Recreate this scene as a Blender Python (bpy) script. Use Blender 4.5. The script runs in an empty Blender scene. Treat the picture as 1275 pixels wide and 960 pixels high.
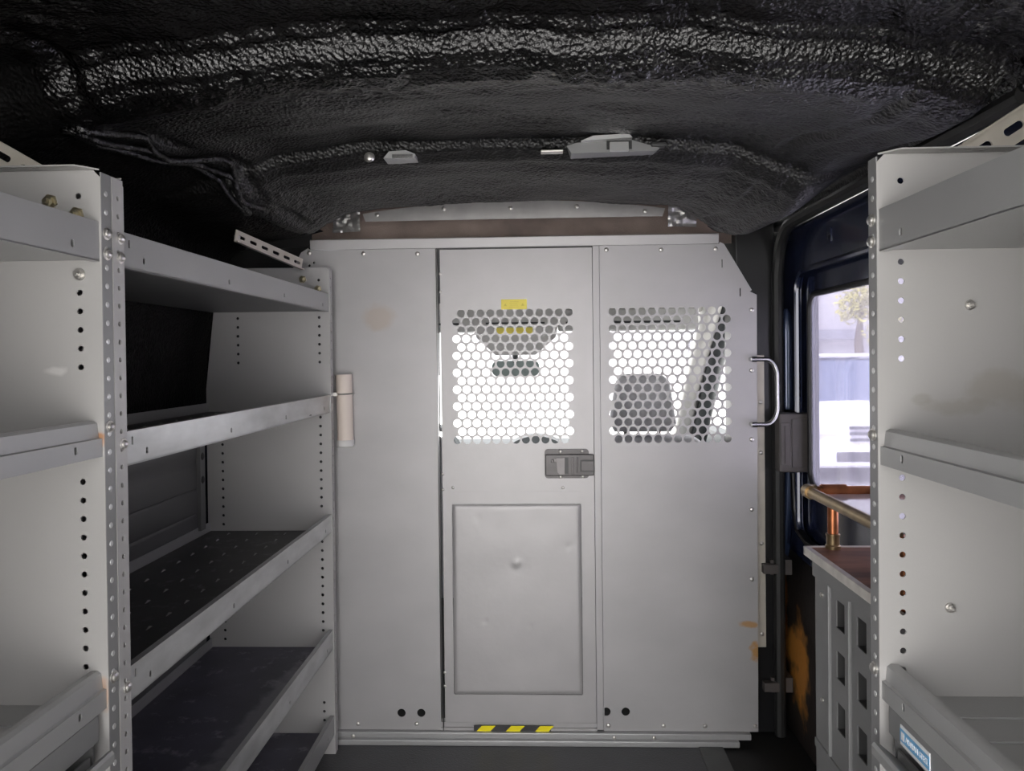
import bpy, bmesh, math, random
from mathutils import Vector, Matrix, noise
random.seed(7)
C = bpy.context.scene.collection
PI = math.pi
SKY, GLOW, SUN = 2.1, 4.6, 28.0            # daylight levels
EYE = 1.13                      # camera height above the load floor

# ------------------------------------------------------------------ mesh helpers
def fill2d(out, holes, th):
    """A flat sheet with holes (u, v) and thickness th -> verts (u, v, w), faces."""
    cu = bpy.data.curves.new('c', 'CURVE'); cu.dimensions = '2D'; cu.fill_mode = 'BOTH'; cu.extrude = th / 2
    for loop in [out] + list(holes):
        s = cu.splines.new('POLY'); s.points.add(len(loop) - 1)
        for p, q in zip(s.points, loop): p.co = (q[0], q[1], 0, 1)
        s.use_cyclic_u = True
    ob = bpy.data.objects.new('c', cu); C.objects.link(ob)
    dg = bpy.context.evaluated_depsgraph_get(); dg.update()
    me = bpy.data.meshes.new_from_object(ob.evaluated_get(dg))
    v = [tuple(x.co) for x in me.vertices]; f = [tuple(p.vertices) for p in me.polygons]
    bpy.data.objects.remove(ob); bpy.data.curves.remove(cu); bpy.data.meshes.remove(me)
    return v, f

def circ(u, v, r, n=20):
    return [(u + r * math.cos(2 * PI * i / n), v + r * math.sin(2 * PI * i / n)) for i in range(n)]
def rect(u0, u1, v0, v1, r=0.0, n=4):
    if r <= 0: return [(u0, v0), (u1, v0), (u1, v1), (u0, v1)]
    o = []
    for cx, cy, a in ((u1 - r, v0 + r, -PI / 2), (u1 - r, v1 - r, 0), (u0 + r, v1 - r, PI / 2), (u0 + r, v0 + r, PI)):
        for i in range(n + 1):
            t = a + PI / 2 * i / n; o.append((cx + r * math.cos(t), cy + r * math.sin(t)))
    return o
def XZ(y):  return lambda u, v, w: (u, y + w, v)       # sheet standing across the van
def YZ(x):  return lambda u, v, w: (x + w, u, v)       # sheet standing along the van
def XY(z):  return lambda u, v, w: (u, v, z + w)       # lying sheet

class MB:
    def __init__(s): s.v = []; s.f = []; s.m = []
    def add(s, v, f, mi=0):
        o = len(s.v); s.v += [tuple(p) for p in v]; s.f += [tuple(i + o for i in q) for q in f]; s.m += [mi] * len(f); return s
    def sheet(s, out, holes, th, T, mi=0):
        v, f = fill2d(out, holes, th); return s.add([T(*p) for p in v], f, mi)
    def box(s, x0, x1, y0, y1, z0, z1, mi=0, bev=0.0):
        bm = bmesh.new(); bmesh.ops.create_cube(bm, size=1)
        for v in bm.verts:
            v.co = ((x0 + x1) / 2 + v.co.x * (x1 - x0), (y0 + y1) / 2 + v.co.y * (y1 - y0), (z0 + z1) / 2 + v.co.z * (z1 - z0))
        if bev > 0: bmesh.ops.bevel(bm, geom=bm.edges[:], offset=bev, segments=2, profile=.5, affect='EDGES')
        bm.verts.ensure_lookup_table(); bm.verts.index_update()
        s.add([v.co[:] for v in bm.verts], [[v.index for v in f.verts] for f in bm.faces], mi); bm.free(); return s
    def prism(s, poly, T, d0, d1, mi=0):
        n = len(poly); v = [T(p[0], p[1], d0) for p in poly] + [T(p[0], p[1], d1) for p in poly]
        f = [tuple(range(n))[::-1], tuple(range(n, 2 * n))] + [(i, (i + 1) % n, n + (i + 1) % n, n + i) for i in range(n)]
        return s.add(v, f, mi)
    def lathe(s, base, axis, prof, n=16, mi=0):
        """prof: list of (r, h) along axis from base; closed at both ends"""
        a = Vector(axis).normalized(); u = a.orthogonal().normalized(); w = a.cross(u); b = Vector(base); v = []; f = []
        for r, h in prof:
            for i in range(n):
                t = 2 * PI * i / n; v.append(b + a * h + (u * math.cos(t) + w * math.sin(t)) * max(r, 1e-5))
        for j in range(len(prof) - 1):
            for i in range(n):
                k = (i + 1) % n; f.append((j * n + i, j * n + k, (j + 1) * n + k, (j + 1) * n + i))
        f.append(tuple(range(n))[::-1]); f.append(tuple((len(prof) - 1) * n + i for i in range(n)))
        return s.add(v, f, mi)
    def cyl(s, p0, p1, r, n=16, mi=0, r1=None):
        d = Vector(p1) - Vector(p0); return s.lathe(p0, d, [(r, 0), (r if r1 is None else r1, d.length)], n, mi)
    def tube(s, path, r, n=10, mi=0, closed=False):
        P = [Vector(p) for p in path]; m = len(P); v = []; f = []; up = None
        for i, p in enumerate(P):
            if closed: d = P[(i + 1) % m] - P[i - 1]
            else: d = P[min(i + 1, m - 1)] - P[max(i - 1, 0)]
            d.normalize()
            if up is None: up = d.orthogonal().normalized()
            up = (up - d * up.dot(d)).normalized(); w = d.cross(up)
            rr = r[i] if isinstance(r, (list, tuple)) else r
            for k in range(n):
                t = 2 * PI * k / n; v.append(p + (up * math.cos(t) + w * math.sin(t)) * rr)
        for i in range(m if closed else m - 1):
            j = (i + 1) % m
            for k in range(n):
                l = (k + 1) % n; f.append((i * n + k, i * n + l, j * n + l, j * n + k))
        if not closed: f.append(tuple(range(n))[::-1]); f.append(tuple((m - 1) * n + k for k in range(n)))
        return s.add(v, f, mi)
    def grid(s, fn, nu, nv, mi=0):
        o = [fn(i / nu, j / nv) for j in range(nv + 1) for i in range(nu + 1)]; w = nu + 1
        f = [(j * w + i, j * w + i + 1, (j + 1) * w + i + 1, (j + 1) * w + i) for j in range(nv) for i in range(nu)]
        return s.add(o, f, mi)
    def build(s, name, mats, parent=None, smooth=35, merge=True, loc=None):
        me = bpy.data.meshes.new(name); me.from_pydata(s.v, [], s.f)
        mats = mats if isinstance(mats, (list, tuple)) else [mats]
        for m in mats: me.materials.append(m)
        for p, i in zip(me.polygons, s.m): p.material_index = i
        bm = bmesh.new(); bm.from_mesh(me)
        if merge: bmesh.ops.remove_doubles(bm, verts=bm.verts, dist=1e-6)
        bmesh.ops.recalc_face_normals(bm, faces=bm.faces); bm.to_mesh(me); bm.free()
        if smooth: me.shade_smooth(); me.set_sharp_from_angle(angle=math.radians(smooth))
        o = bpy.data.objects.new(name, me); C.objects.link(o)
        if smooth == 35:
            wn = o.modifiers.new('weighted', 'WEIGHTED_NORMAL'); wn.keep_sharp = True
        if parent is not None:
            o.parent = parent
            o.matrix_parent_inverse = parent_world(parent).inverted()
        return o
def parent_world(p):
    m = p.matrix_parent_inverse @ p.matrix_basis
    return parent_world(p.parent) @ m if p.parent else p.matrix_basis.copy()

def tag(o, label=None, cat=None, group=None, kind=None):
    if label: o['label'] = label
    if cat: o['category'] = cat
    if group: o['group'] = group
    if kind: o['kind'] = kind
    return o
def thing(name, label, cat, loc, group=None, kind=None):
    o = bpy.data.objects.new(name, None); C.objects.link(o); o.empty_display_size = .05; o.location = loc
    return tag(o, label, cat, group, kind)

# ------------------------------------------------------------------ materials
def mat(name, col, rough=.5, metal=0.0, var=0.0, vscale=8.0, stretch=(1, 1, 1), bump=0.0, bscale=60.0, rvar=0.0, spec=.5, coat=0.0,
        scratch=0.0, stain=None, detail=4):
    """Principled material with soft mottling, fine grain bump, light scratches and optional stain patches
       stain: list of (centre, radius, colour, amount) in object space"""
    m = bpy.data.materials.new(name); m.use_nodes = True; n = m.node_tree.nodes; L = m.node_tree.links
    b = n['Principled BSDF']; tc = n.new('ShaderNodeTexCoord'); mp = n.new('ShaderNodeMapping'); mp.inputs['Scale'].default_value = stretch
    L.new(tc.outputs['Object'], mp.inputs['Vector'])
    b.inputs['Roughness'].default_value = rough; b.inputs['Metallic'].default_value = metal
    b.inputs['Specular IOR Level'].default_value = spec; b.inputs['Coat Weight'].default_value = coat
    b.inputs['Coat Roughness'].default_value = .1
    colsock = None
    nz = n.new('ShaderNodeTexNoise'); nz.inputs['Scale'].default_value = vscale; nz.inputs['Detail'].default_value = detail
    L.new(mp.outputs['Vector'], nz.inputs['Vector'])
    rp = n.new('ShaderNodeValToRGB'); e = rp.color_ramp.elements
    e[0].position = .3; e[1].position = .7
    e[0].color = tuple(c * (1 - var) for c in col) + (1,); e[1].color = tuple(min(1, c * (1 + var)) for c in col) + (1,)
    L.new(nz.outputs['Fac'], rp.inputs['Fac']); colsock = rp.outputs['Color']
    if scratch > 0:
        ms = n.new('ShaderNodeMapping'); ms.inputs['Scale'].default_value = (3, 3, 9); ms.inputs['Rotation'].default_value = (.3, .5, .7)
        L.new(tc.outputs['Object'], ms.inputs['Vector'])
        ns = n.new('ShaderNodeTexNoise'); ns.inputs['Scale'].default_value = 7; ns.inputs['Detail'].default_value = 8; ns.inputs['Roughness'].default_value = .7
        L.new(ms.outputs['Vector'], ns.inputs['Vector'])
        rs = n.new('ShaderNodeValToRGB'); rs.color_ramp.elements[0].position = .56; rs.color_ramp.elements[1].position = .68
        rs.color_ramp.elements[0].color = (0, 0, 0, 1); rs.color_ramp.elements[1].color = (scratch,) * 3 + (1,)
        L.new(ns.outputs['Fac'], rs.inputs['Fac'])
        mx = n.new('ShaderNodeMix'); mx.data_type = 'RGBA'; mx.inputs['B'].default_value = (.42, .42, .44, 1)
        L.new(rs.outputs['Color'], mx.inputs['Factor']); L.new(colsock, mx.inputs['A']); colsock = mx.outputs['Result']
    for (cen, rad, scol, amt) in (stain or []):
        vm = n.new('ShaderNodeVectorMath'); vm.operation = 'SUBTRACT'; vm.inputs[1].default_value = cen
        L.new(tc.outputs['Object'], vm.inputs[0])
        vd = n.new('ShaderNodeVectorMath'); vd.operation = 'DIVIDE'; vd.inputs[1].default_value = rad
        L.new(vm.outputs[0], vd.inputs[0])
        vl = n.new('ShaderNodeVectorMath'); vl.operation = 'LENGTH'; L.new(vd.outputs[0], vl.inputs[0])
        n2 = n.new('ShaderNodeTexNoise'); n2.inputs['Scale'].default_value = 1.6 / max(min(rad), .02) * .5; n2.inputs['Detail'].default_value = 5
        L.new(tc.outputs['Object'], n2.inputs['Vector'])
        ma = n.new('ShaderNodeMath'); ma.operation = 'MULTIPLY_ADD'; ma.inputs[1].default_value = -1.6; ma.inputs[2].default_value = .8
        L.new(n2.outputs['Fac'], ma.inputs[0])
        ad = n.new('ShaderNodeMath'); ad.operation = 'ADD'; L.new(vl.outputs['Value'], ad.inputs[0]); L.new(ma.outputs[0], ad.inputs[1])
        mr = n.new('ShaderNodeMapRange'); mr.inputs['From Min'].default_value = 1.05; mr.inputs['From Max'].default_value = .55
        mr.inputs['To Min'].default_value = 0; mr.inputs['To Max'].default_value = amt
        L.new(ad.outputs[0], mr.inputs['Value'])
        mx = n.new('ShaderNodeMix'); mx.data_type = 'RGBA'; mx.inputs['B'].default_value = tuple(scol) + (1,)
        L.new(mr.outputs['Result'], mx.inputs['Factor']); L.new(colsock, mx.inputs['A']); colsock = mx.outputs['Result']
    L.new(colsock, b.inputs['Base Color'])
    if rvar > 0:
        r2 = n.new('ShaderNodeMapRange'); r2.inputs['To Min'].default_value = max(.02, rough - rvar); r2.inputs['To Max'].default_value = min(1, rough + rvar)
        L.new(nz.outputs['Fac'], r2.inputs['Value']); L.new(r2.outputs['Result'], b.inputs['Roughness'])
    if bump > 0:
        nb = n.new('ShaderNodeTexNoise'); nb.inputs['Scale'].default_value = bscale; nb.inputs['Detail'].default_value = 3
        L.new(mp.outputs['Vector'], nb.inputs['Vector'])
        bp = n.new('ShaderNodeBump'); bp.inputs['Strength'].default_value = bump; bp.inputs['Distance'].default_value = .01
        L.new(nb.outputs['Fac'], bp.inputs['Height']); L.new(bp.outputs['Normal'], b.inputs['Normal'])
    return m

OCHRE = (.50, .26, .07)
M = {}
M['partition'] = mat('partition_steel', (.445, .434, .434), .46, .35, .06, 4, (1, 1, 1.6), bump=.02, bscale=220, rvar=.06,
                     stain=[((-.4735, 2.25, 1.251), (.055, .05, .045), (.42, .34, .27), .55), ((.60, 2.25, .349), (.03, .05, .012), OCHRE, .8), ((.618, 2.25, .268), (.02, .05, .03), OCHRE, .9)])
M['door_steel'] = mat('door_steel', (.445, .432, .432), .44, .35, .08, 5, (1, 1, 1), bump=.03, bscale=60, rvar=.06)
M['panel_grey'] = mat('light_grey_panel_paint', (.415, .405, .395), .42, .1, .04, 4, (1, 1, 1), bump=.02, bscale=120,
                      stain=[((.63, 1.03, 1.08), (.075, .05, .030), (.27, .23, .16), .30), ((.55, 1.03, 1.06), (.05, .05, .012), (.27, .23, .16), .28), ((.50, 1.03, 1.07), (.015, .05, .008), (.27, .25, .2), .35), ((-.66, 1.03, 1.118), (.02, .05, .008), (.66, .65, .63), .7), ((-.602, 1.03, 1.027), (.010, .05, .012), (.45, .22, .10), .9), ((-.602, 1.03, .672), (.010, .05, .03), (.45, .26, .15), .6)])
M['panel_dark'] = mat('grey_panel_paint', (.46, .45, .445), .42, .15, .05, 4, bump=.02, bscale=120)
M['shelf_grey'] = mat('grey_shelf_paint', (.38, .38, .378), .36, .3, .04, 6, (1, 1, 1), bump=.02, bscale=100, rvar=.05)
M['shelf_galv_and_lit'] = mat('galvanised_and_lit_lip', (.50, .505, .505), .30, .5, .16, 10, (1, 1, 3), rvar=.06)  # galvanised steel; also lower lips with window light put into the colour
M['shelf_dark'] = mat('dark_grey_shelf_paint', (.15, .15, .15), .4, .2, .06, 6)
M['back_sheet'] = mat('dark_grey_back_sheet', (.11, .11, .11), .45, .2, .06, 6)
M['flange'] = mat('grey_flange_paint', (.27, .27, .27), .4, .2, .04, 6)
M['liner'] = mat('worn_black_shelf_liner', (.042, .042, .044), .45, 0, .3, 6, scratch=.25)
M['liner_blue'] = mat('worn_blue_black_shelf_liner', (.075, .073, .100), .42, 0, .3, 6, scratch=.45, stain=[((-.655, 1.70, .31), (.035, .42, .05), (.30, .30, .33), .6), ((-.70, 1.45, .31), (.03, .10, .05), (.26, .26, .29), .5)])
M['zinc_and_lit_dot'] = mat('pale_zinc_and_lit_dot', (.62, .62, .62), .35, .5, .05)
M['bolt'] = mat('zinc_bolt', (.60, .58, .55), .3, .8, .1, 40)
M['brass'] = mat('yellow_zinc_bolt', (.45, .40, .28), .3, .9, .2, 60)
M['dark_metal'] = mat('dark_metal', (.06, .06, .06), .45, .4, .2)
M['latch'] = mat('grey_latch_coating', (.085, .08, .08), .38, .5, .1, 30)
M['latch_pale'] = mat('pale_latch_paddle', (.16, .15, .15), .38, .5, .1, 30)
M['chrome'] = mat('dull_chrome', (.45, .45, .45), .22, 1, .05)
M['cream'] = mat('cream_plastic', (.78, .68, .60), .45, 0, .03, 6)
M['cream_cap'] = mat('white_plastic_cap', (.72, .70, .68), .45, 0, .03, 6)
M['yellow'] = mat('yellow_label', (.95, .80, .12), .5, 0, .03)
M['olive'] = mat('faded_print', (.74, .60, .08), .5, 0, .03)
M['hazard'] = mat('hazard_yellow', (.98, .84, .01), .5, 0, .02)
M['blue'] = mat('blue_label', (.17, .42, .68), .4, 0, .04, 40)
M['white'] = mat('white_label', (.78, .78, .80), .45, 0, .02)
M['gloss_white'] = mat('glossy_white_plastic', (.80, .79, .84), .10, 0, .02, coat=1.0)
M['rubber'] = mat('black_rubber', (.018, .018, .018), .5, 0, .2, 20)
M['floor'] = mat('charcoal_rubber_mat', (.062, .062, .066), .42, 0, .15, 5, bump=.15, bscale=180)
M['floor_strip'] = mat('grey_floor_strip', (.085, .088, .085), .5, 0, .15, 10, bump=.1, bscale=150)
M['black_floor'] = mat('black_floor', (.010, .010, .010), .6, 0, .2, 10)
M['navy'] = mat('navy_body_paint', (.022, .030, .072), .2, .2, .15, 6, coat=.8)
M['navy_bead_lit'] = mat('navy_with_sky_reflection', (.05, .075, .15), .18, .3, .1, 6, coat=.9)  # navy paint lightened, the sky's reflection is put into its colour
M['black_paint'] = mat('black_body_paint', (.010, .010, .011), .35, .1, .2, 8)
M['rusty'] = mat('dirty_black_door_panel', (.030, .024, .022), .5, .1, .5, 7, bump=.1, bscale=60,
                 stain=[((.75, 2.42, .33), (.05, .05, .19), (.78, .34, .07), .95), ((.75, 2.26, .22), (.05, .08, .15), (.75, .32, .065), .95), ((.75, 2.33, .25), (.05, .09, .06), (.70, .30, .06), .8)])
M['plastic_brown'] = mat('grey_brown_plastic', (.085, .075, .072), .5, 0, .1, 20)
M['copper'] = mat('aged_copper', (.46, .17, .075), .38, .85, .35, 30)
M['old_brass'] = mat('aged_brass_pipe', (.34, .25, .14), .32, .9, .3, 25)
M['wood'] = mat('stained_wood_top', (.20, .085, .05), .7, 0, .55, 6, (1, 4, 1))
M['white_edge'] = mat('chipped_white_edging', (.66, .62, .58), .5, 0, .12, 40)
M['cab_grey'] = mat('grey_cabinet_paint', (.24, .24, .24), .45, .2, .06, 8)
M['brown_cloth'] = mat('brown_headliner', (.27, .21, .185), .9, 0, .25, 8, bump=.2, bscale=300)
M['trim_grey'] = mat('brushed_trim', (.36, .35, .34), .4, .4, .1, 20)
M['foil'] = mat('crumpled_foil', (.40, .39, .38), .35, .6, .2, 25)
M['bracket'] = mat('pale_bracket_paint', (.56, .52, .45), .45, .2, .08, 20)
M['seat'] = mat('grey_seat_cloth', (.60, .60, .64), .9, 0, .12, 80, bump=.2, bscale=500)
M['seat_dark'] = mat('dark_seat_cloth', (.05, .05, .07), .9, 0, .12, 80, bump=.2, bscale=500)
M['cab_plastic'] = mat('grey_cab_plastic', (.58, .58, .57), .55, 0, .06, 20)
M['cab_light'] = mat('light_grey_cab_trim', (.55, .54, .52), .6, 0, .05, 20)
M['cab_dark'] = mat('dark_cab_plastic', (.03, .034, .036), .5, 0, .2, 20)
M['headliner'] = mat('dark_grey_headliner', (.10, .10, .10), .95, 0, .15, 60)
M['concrete'] = mat('pale_paving', (.55, .545, .54), .85, 0, .12, 1.5)
M['car_white'] = mat('white_car_paint', (.72, .72, .76), .3, 0, .01, coat=.6)
M['car_glass'] = mat('dark_car_glass', (.10, .12, .18), .08, 0, .05)
M['car_black'] = mat('black_car_trim', (.03, .03, .035), .45, 0, .1)
M['car_lamp'] = mat('clear_headlamp', (.85, .85, .88), .1, .2, .02)
M['amber'] = mat('amber_lens', (.65, .22, .06), .2, 0, .02)
M['facade'] = mat('pale_facade', (.46, .45, .46), .8, 0, .08, 1.2)
M['facade_dark'] = mat('grey_facade_column', (.26, .26, .29), .8, 0, .08, 2)
M['bark'] = mat('grey_bark', (.12, .09, .06), .9, 0, .3, 12)
M['leaf'] = mat('yellow_green_leaves', (.38, .36, .08), .6, 0, .35, 3)
M['sky_mirror'] = mat('bluish_mirror', (.35, .50, .60), .1, 1, .02)
M['mirror_glass'] = mat('mirror_back', (.13, .18, .17), .35, 0, .1)

# black lumpy spray coating
def coating(name, dark=1.0, r0=.10, r1=.30, spec=.5, dry=0.0):
    m = bpy.data.materials.new(name); m.use_nodes = True; n = m.node_tree.nodes; L = m.node_tree.links
    b = n['Principled BSDF']; tc = n.new('ShaderNodeTexCoord')
    nz = n.new('ShaderNodeTexNoise'); nz.inputs['Scale'].default_value = 9; nz.inputs['Detail'].default_value = 5
    L.new(tc.outputs['Object'], nz.inputs['Vector'])
    rp = n.new('ShaderNodeValToRGB'); e = rp.color_ramp.elements; e[0].position = .35; e[1].position = .75
    e[0].color = (.008 * dark, .008 * dark, .008 * dark, 1); e[1].color = (.018 * dark, .0165 * dark, .0165 * dark, 1); b.inputs['Specular IOR Level'].default_value = spec
    L.new(nz.outputs['Fac'], rp.inputs['Fac']); L.new(rp.outputs['Color'], b.inputs['Base Color'])
    rr = n.new('ShaderNodeMapRange'); rr.inputs['To Min'].default_value = r0; rr.inputs['To Max'].default_value = r1
    L.new(nz.outputs['Fac'], rr.inputs['Value'])
    # thick glossy coat on the cross rib and the roof behind it, dry grainy coat further forward
    sx = n.new('ShaderNodeSeparateXYZ'); L.new(tc.outputs['Object'], sx.inputs[0])
    ry = n.new('ShaderNodeMapRange'); ry.inputs['From Min'].default_value = 1.17; ry.inputs['From Max'].default_value = 1.27; ry.inputs['To Min'].default_value = 0; ry.inputs['To Max'].default_value = dry
    L.new(sx.outputs['Y'], ry.inputs['Value'])
    ra = n.new('ShaderNodeMath'); ra.operation = 'ADD'; L.new(rr.outputs['Result'], ra.inputs[0]); L.new(ry.outputs['Result'], ra.inputs[1]); L.new(ra.outputs[0], b.inputs['Roughness'])
    v = n.new('ShaderNodeTexVoronoi'); v.feature = 'SMOOTH_F1'; v.inputs['Scale'].default_value = 150; v.inputs['Smoothness'].default_value = .6
    n2 = n.new('ShaderNodeTexNoise'); n2.inputs['Scale'].default_value = 190; n2.inputs['Detail'].default_value = 4
    L.new(tc.outputs['Object'], v.inputs['Vector']); L.new(tc.outputs['Object'], n2.inputs['Vector'])
    ad = n.new('ShaderNodeMath'); ad.operation = 'ADD'; L.new(v.outputs['Distance'], ad.inputs[0]); L.new(n2.outputs['Fac'], ad.inputs[1])
    bp = n.new('ShaderNodeBump'); bp.inputs['Strength'].default_value = .5; bp.inputs['Distance'].default_value = .006
    L.new(ad.outputs[0], bp.inputs['Height']); L.new(bp.outputs['Normal'], b.inputs['Normal'])
    return m
M['coating'] = coating('black_sprayed_coating', .35, .06, .18, .68, .30)
M['coating_matt'] = coating('matt_black_sprayed_coating', .35, .5, .7, .12)

def glass(name, tint, haze, rough=.0):
    """tinted, misted pane: clear part plus a thin milky film"""
    m = bpy.data.materials.new(name); m.use_nodes = True; n = m.node_tree.nodes; L = m.node_tree.links
    n.remove(n['Principled BSDF']); out = n['Material Output']
    tr = n.new('ShaderNodeBsdfTransparent'); tr.inputs['Color'].default_value = tint + (1,)
    tl = n.new('ShaderNodeBsdfTranslucent'); tl.inputs['Color'].default_value = (.62, .60, .72, 1)
    gl = n.new('ShaderNodeBsdfGlossy'); gl.inputs['Roughness'].default_value = .05
    tc = n.new('ShaderNodeTexCoord'); nz = n.new('ShaderNodeTexNoise'); nz.inputs['Scale'].default_value = 6; nz.inputs['Detail'].default_value = 4
    L.new(tc.outputs['Object'], nz.inputs['Vector'])
    mr = n.new('ShaderNodeMapRange'); mr.inputs['To Min'].default_value = haze * .6; mr.inputs['To Max'].default_value = haze * 1.4
    L.new(nz.outputs['Fac'], mr.inputs['Value'])
    m1 = n.new('ShaderNodeMixShader'); L.new(mr.outputs['Result'], m1.inputs[0]); L.new(tr.outputs[0], m1.inputs[1]); L.new(tl.outputs[0], m1.inputs[2])
    lw = n.new('ShaderNodeFresnel'); lw.inputs['IOR'].default_value = 1.45
    mf = n.new('ShaderNodeMath'); mf.operation = 'MULTIPLY'; mf.inputs[1].default_value = .6; L.new(lw.outputs[0], mf.inputs[0])
    m2 = n.new('ShaderNodeMixShader'); L.new(mf.outputs[0], m2.inputs[0]); L.new(m1.outputs[0], m2.inputs[1]); L.new(gl.outputs[0], m2.inputs[2])
    L.new(m2.outputs[0], out.inputs['Surface'])
    return m
M['tinted_glass'] = glass('misted_tinted_glass', (.78, .77, .86), .16)

# ------------------------------------------------------------------ setting: van body
CX = -.07                                                            # middle of the van
PROF = [(-.45, 1.600), (.90, 1.612), (1.04, 1.624), (1.105, 1.622), (1.125, 1.610), (1.150, 1.580), (1.170, 1.565), (1.20, 1.559), (1.26, 1.562), (1.40, 1.580), (1.55, 1.602), (1.635, 1.600),
        (1.655, 1.578), (1.70, 1.562), (1.78, 1.551), (1.95, 1.546), (2.04, 1.546), (2.10, 1.556), (2.19, 1.585)]
def interp(tab, x):
    if x <= tab[0][0]: return tab[0][1]
    for (a, p), (b, q) in zip(tab, tab[1:]):
        if x <= b: t = (x - a) / (b - a); t = t * t * (3 - 2 * t) if abs(q - p) > .008 else t; return p + (q - p) * t
    return tab[-1][1]
HW = [(-.45, .68), (1.0, .68), (1.25, .67), (1.7, .60), (2.2, .56)]
def sst(a, b, x): t = min(1, max(0, (x - a) / (b - a))); return t * t * (3 - 2 * t)
def roof_edge(Y, side): hw = interp(HW, Y); return CX + side * hw
def roof_pt(t, Y):
    hw = interp(HW, Y); z = interp(PROF, Y); a = abs(t); k = sst(1.2, 1.9, Y)
    return Vector((CX + hw * t, Y, z - (.045 - .01 * k) * a ** 2 - (.012 + .032 * k) * sst(.78, 1.0, a) + .013 * math.exp(-((a - .93) / .022) ** 2) * (.6 + .4 * math.sin(Y * 23 + t * 5))))
def lumps(p):
    """height of the sprayed coating"""
    q = Vector(p)
    a = noise.noise(q * 7) * .010 + noise.noise(q * 32) * .0045 * (1 - .75 * sst(1.2, 1.3, q.y))
    b = noise.noise(q * 95); c = noise.noise(q * 170 + Vector((5, 1, 2)))
    k = (1 - .35 * sst(1.2, 1.3, q.y)) * .60 + .75 * noise.noise(q * 4.1 + Vector((2, 9, 4)))
    return a + (b * .0044 + c * .0020) * k
def coat_pt(p, e=1.0):
    d = Vector((p.x - CX, 0, p.z - .95)); d.normalize()
    return p - d * lumps(p) * e
def ceil_fn(u, v):
    Y = -.45 + (2.19 + .45) * v if False else (v * 1.35 - .45 if v < 0 else 0)
    return Y
YS = [-.45 + .05 * i for i in range(27)] + [.9 + .0048 * i for i in range(1, 270)]
YS = [y for y in YS if y < 2.19] + [2.19]
def skin(fn, nu, ys):
    o = MB(); w = nu + 1
    v = [coat_pt(fn(i / nu, Y)) for Y in ys for i in range(w)]
    f = [(j * w + i, j * w + i + 1, (j + 1) * w + i + 1, (j + 1) * w + i) for j in range(len(ys) - 1) for i in range(nu)]
    return o.add(v, f)
o = skin(lambda s, Y: roof_pt(-1 + 2 * s, Y), 280, YS).build('ceiling', M['coating'], smooth=180, merge=False)
tag(o, 'black lumpy spray coated van roof with a cross rib', kind='structure')

def catmull(P, s):
    n = len(P) - 1; k = min(int(s * n), n - 1); t = s * n - k
    a, b, c, d = P[max(k - 1, 0)], P[k], P[k + 1], P[min(k + 2, n)]
    return .5 * ((2 * b) + (c - a) * t + (2 * a - 5 * b + 4 * c - d) * t * t + (3 * b - a - 3 * c + d) * t ** 3)
def left_pt(s, Y):
    e = roof_pt(-1, Y)
    P = [e, Vector((e.x - .06, Y, e.z - .012)), Vector((-.875, Y, 1.455)), Vector((-.945, Y, 1.35)), Vector((-.975, Y, 1.18)), Vector((-.99, Y, .95)), Vector((-.995, Y, .5)), Vector((-.995, Y, 0))]
    return catmull(P, s)
ys2 = [-.45 + .03 * i for i in range(45)] + [.9 + .008 * i for i in range(1, 200)]
o = skin(left_pt, 150, [y for y in ys2 if y < 2.24] + [2.24]).build('wall_left', M['coating_matt'], smooth=180, merge=False)
tag(o, 'black coated left side of the van behind the shelves', kind='structure')
def right_pt(s, Y):                                                  # roof rail above the sliding door, then down the rear quarter
    e = roof_pt(1, Y)
    P = [e, Vector((e.x + .05, Y, e.z - .02)), Vector((.675, Y, 1.525)), Vector((.695, Y, 1.512))]
    return catmull(P, s)
o = MB()
a = skin(right_pt, 50, [y for y in ys2 if y < 2.24] + [2.24]); o.add(a.v, a.f)
def quarter(s, Y):
    P = [Vector((.695, Y, 1.512)), Vector((.75, Y, 1.47)), Vector((.79, Y, 1.38)), Vector((.815, Y, 1.2)), Vector((.82, Y, .7)), Vector((.82, Y, 0))]
    return catmull(P, s)
a = skin(quarter, 60, [-.45 + .04 * i for i in range(40)] + [1.14]); o.add(a.v, a.f)
o = o.build('wall_right', M['coating'], smooth=180, merge=False)
tag(o, 'black coated right roof rail and rear quarter above the sliding door', kind='structure')
m = MB()
def onleft(s_, Y, h): p = left_pt(s_, Y) if s_ >= 0 else roof_pt(-1 - s_, Y); q = coat_pt(p); d = Vector((q.x - CX, 0, q.z - .95)).normalized(); return q - d * h
for k, (s0, amp) in enumerate(((.00, .020), (-.035, .028), (.05, .016))):
    m.tube([onleft(s0 + amp * math.sin(i * .55 + k * 2), 1.20 + i * .022, .003 + .008 * math.sin(PI * i / 26)) for i in range(27)], .0065, 8)
o = m.build('trim_9', M['coating'], smooth=180); tag(o, 'black coated wiring running along the left roof edge', kind='structure')
# outer skin of the van (closes the body, with the rear doorway open)
sk = MB()
sk.box(-1.06, -1.02, -.5, 2.6, -.15, 1.60); sk.box(-1.06, .90, -.5, 2.75, 1.655, 1.68)
sk.box(.845, .87, -.5, 1.16, -.15, 1.60); sk.box(.80, .87, -.5, 3.0, 1.545, 1.66); sk.box(-1.06, -.86, -.5, 2.75, 1.58, 1.66)
sk.build('wall_exterior', M['navy'], smooth=0)
tag(bpy.data.objects['wall_exterior'], 'navy outer skin of the van', kind='structure')

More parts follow.
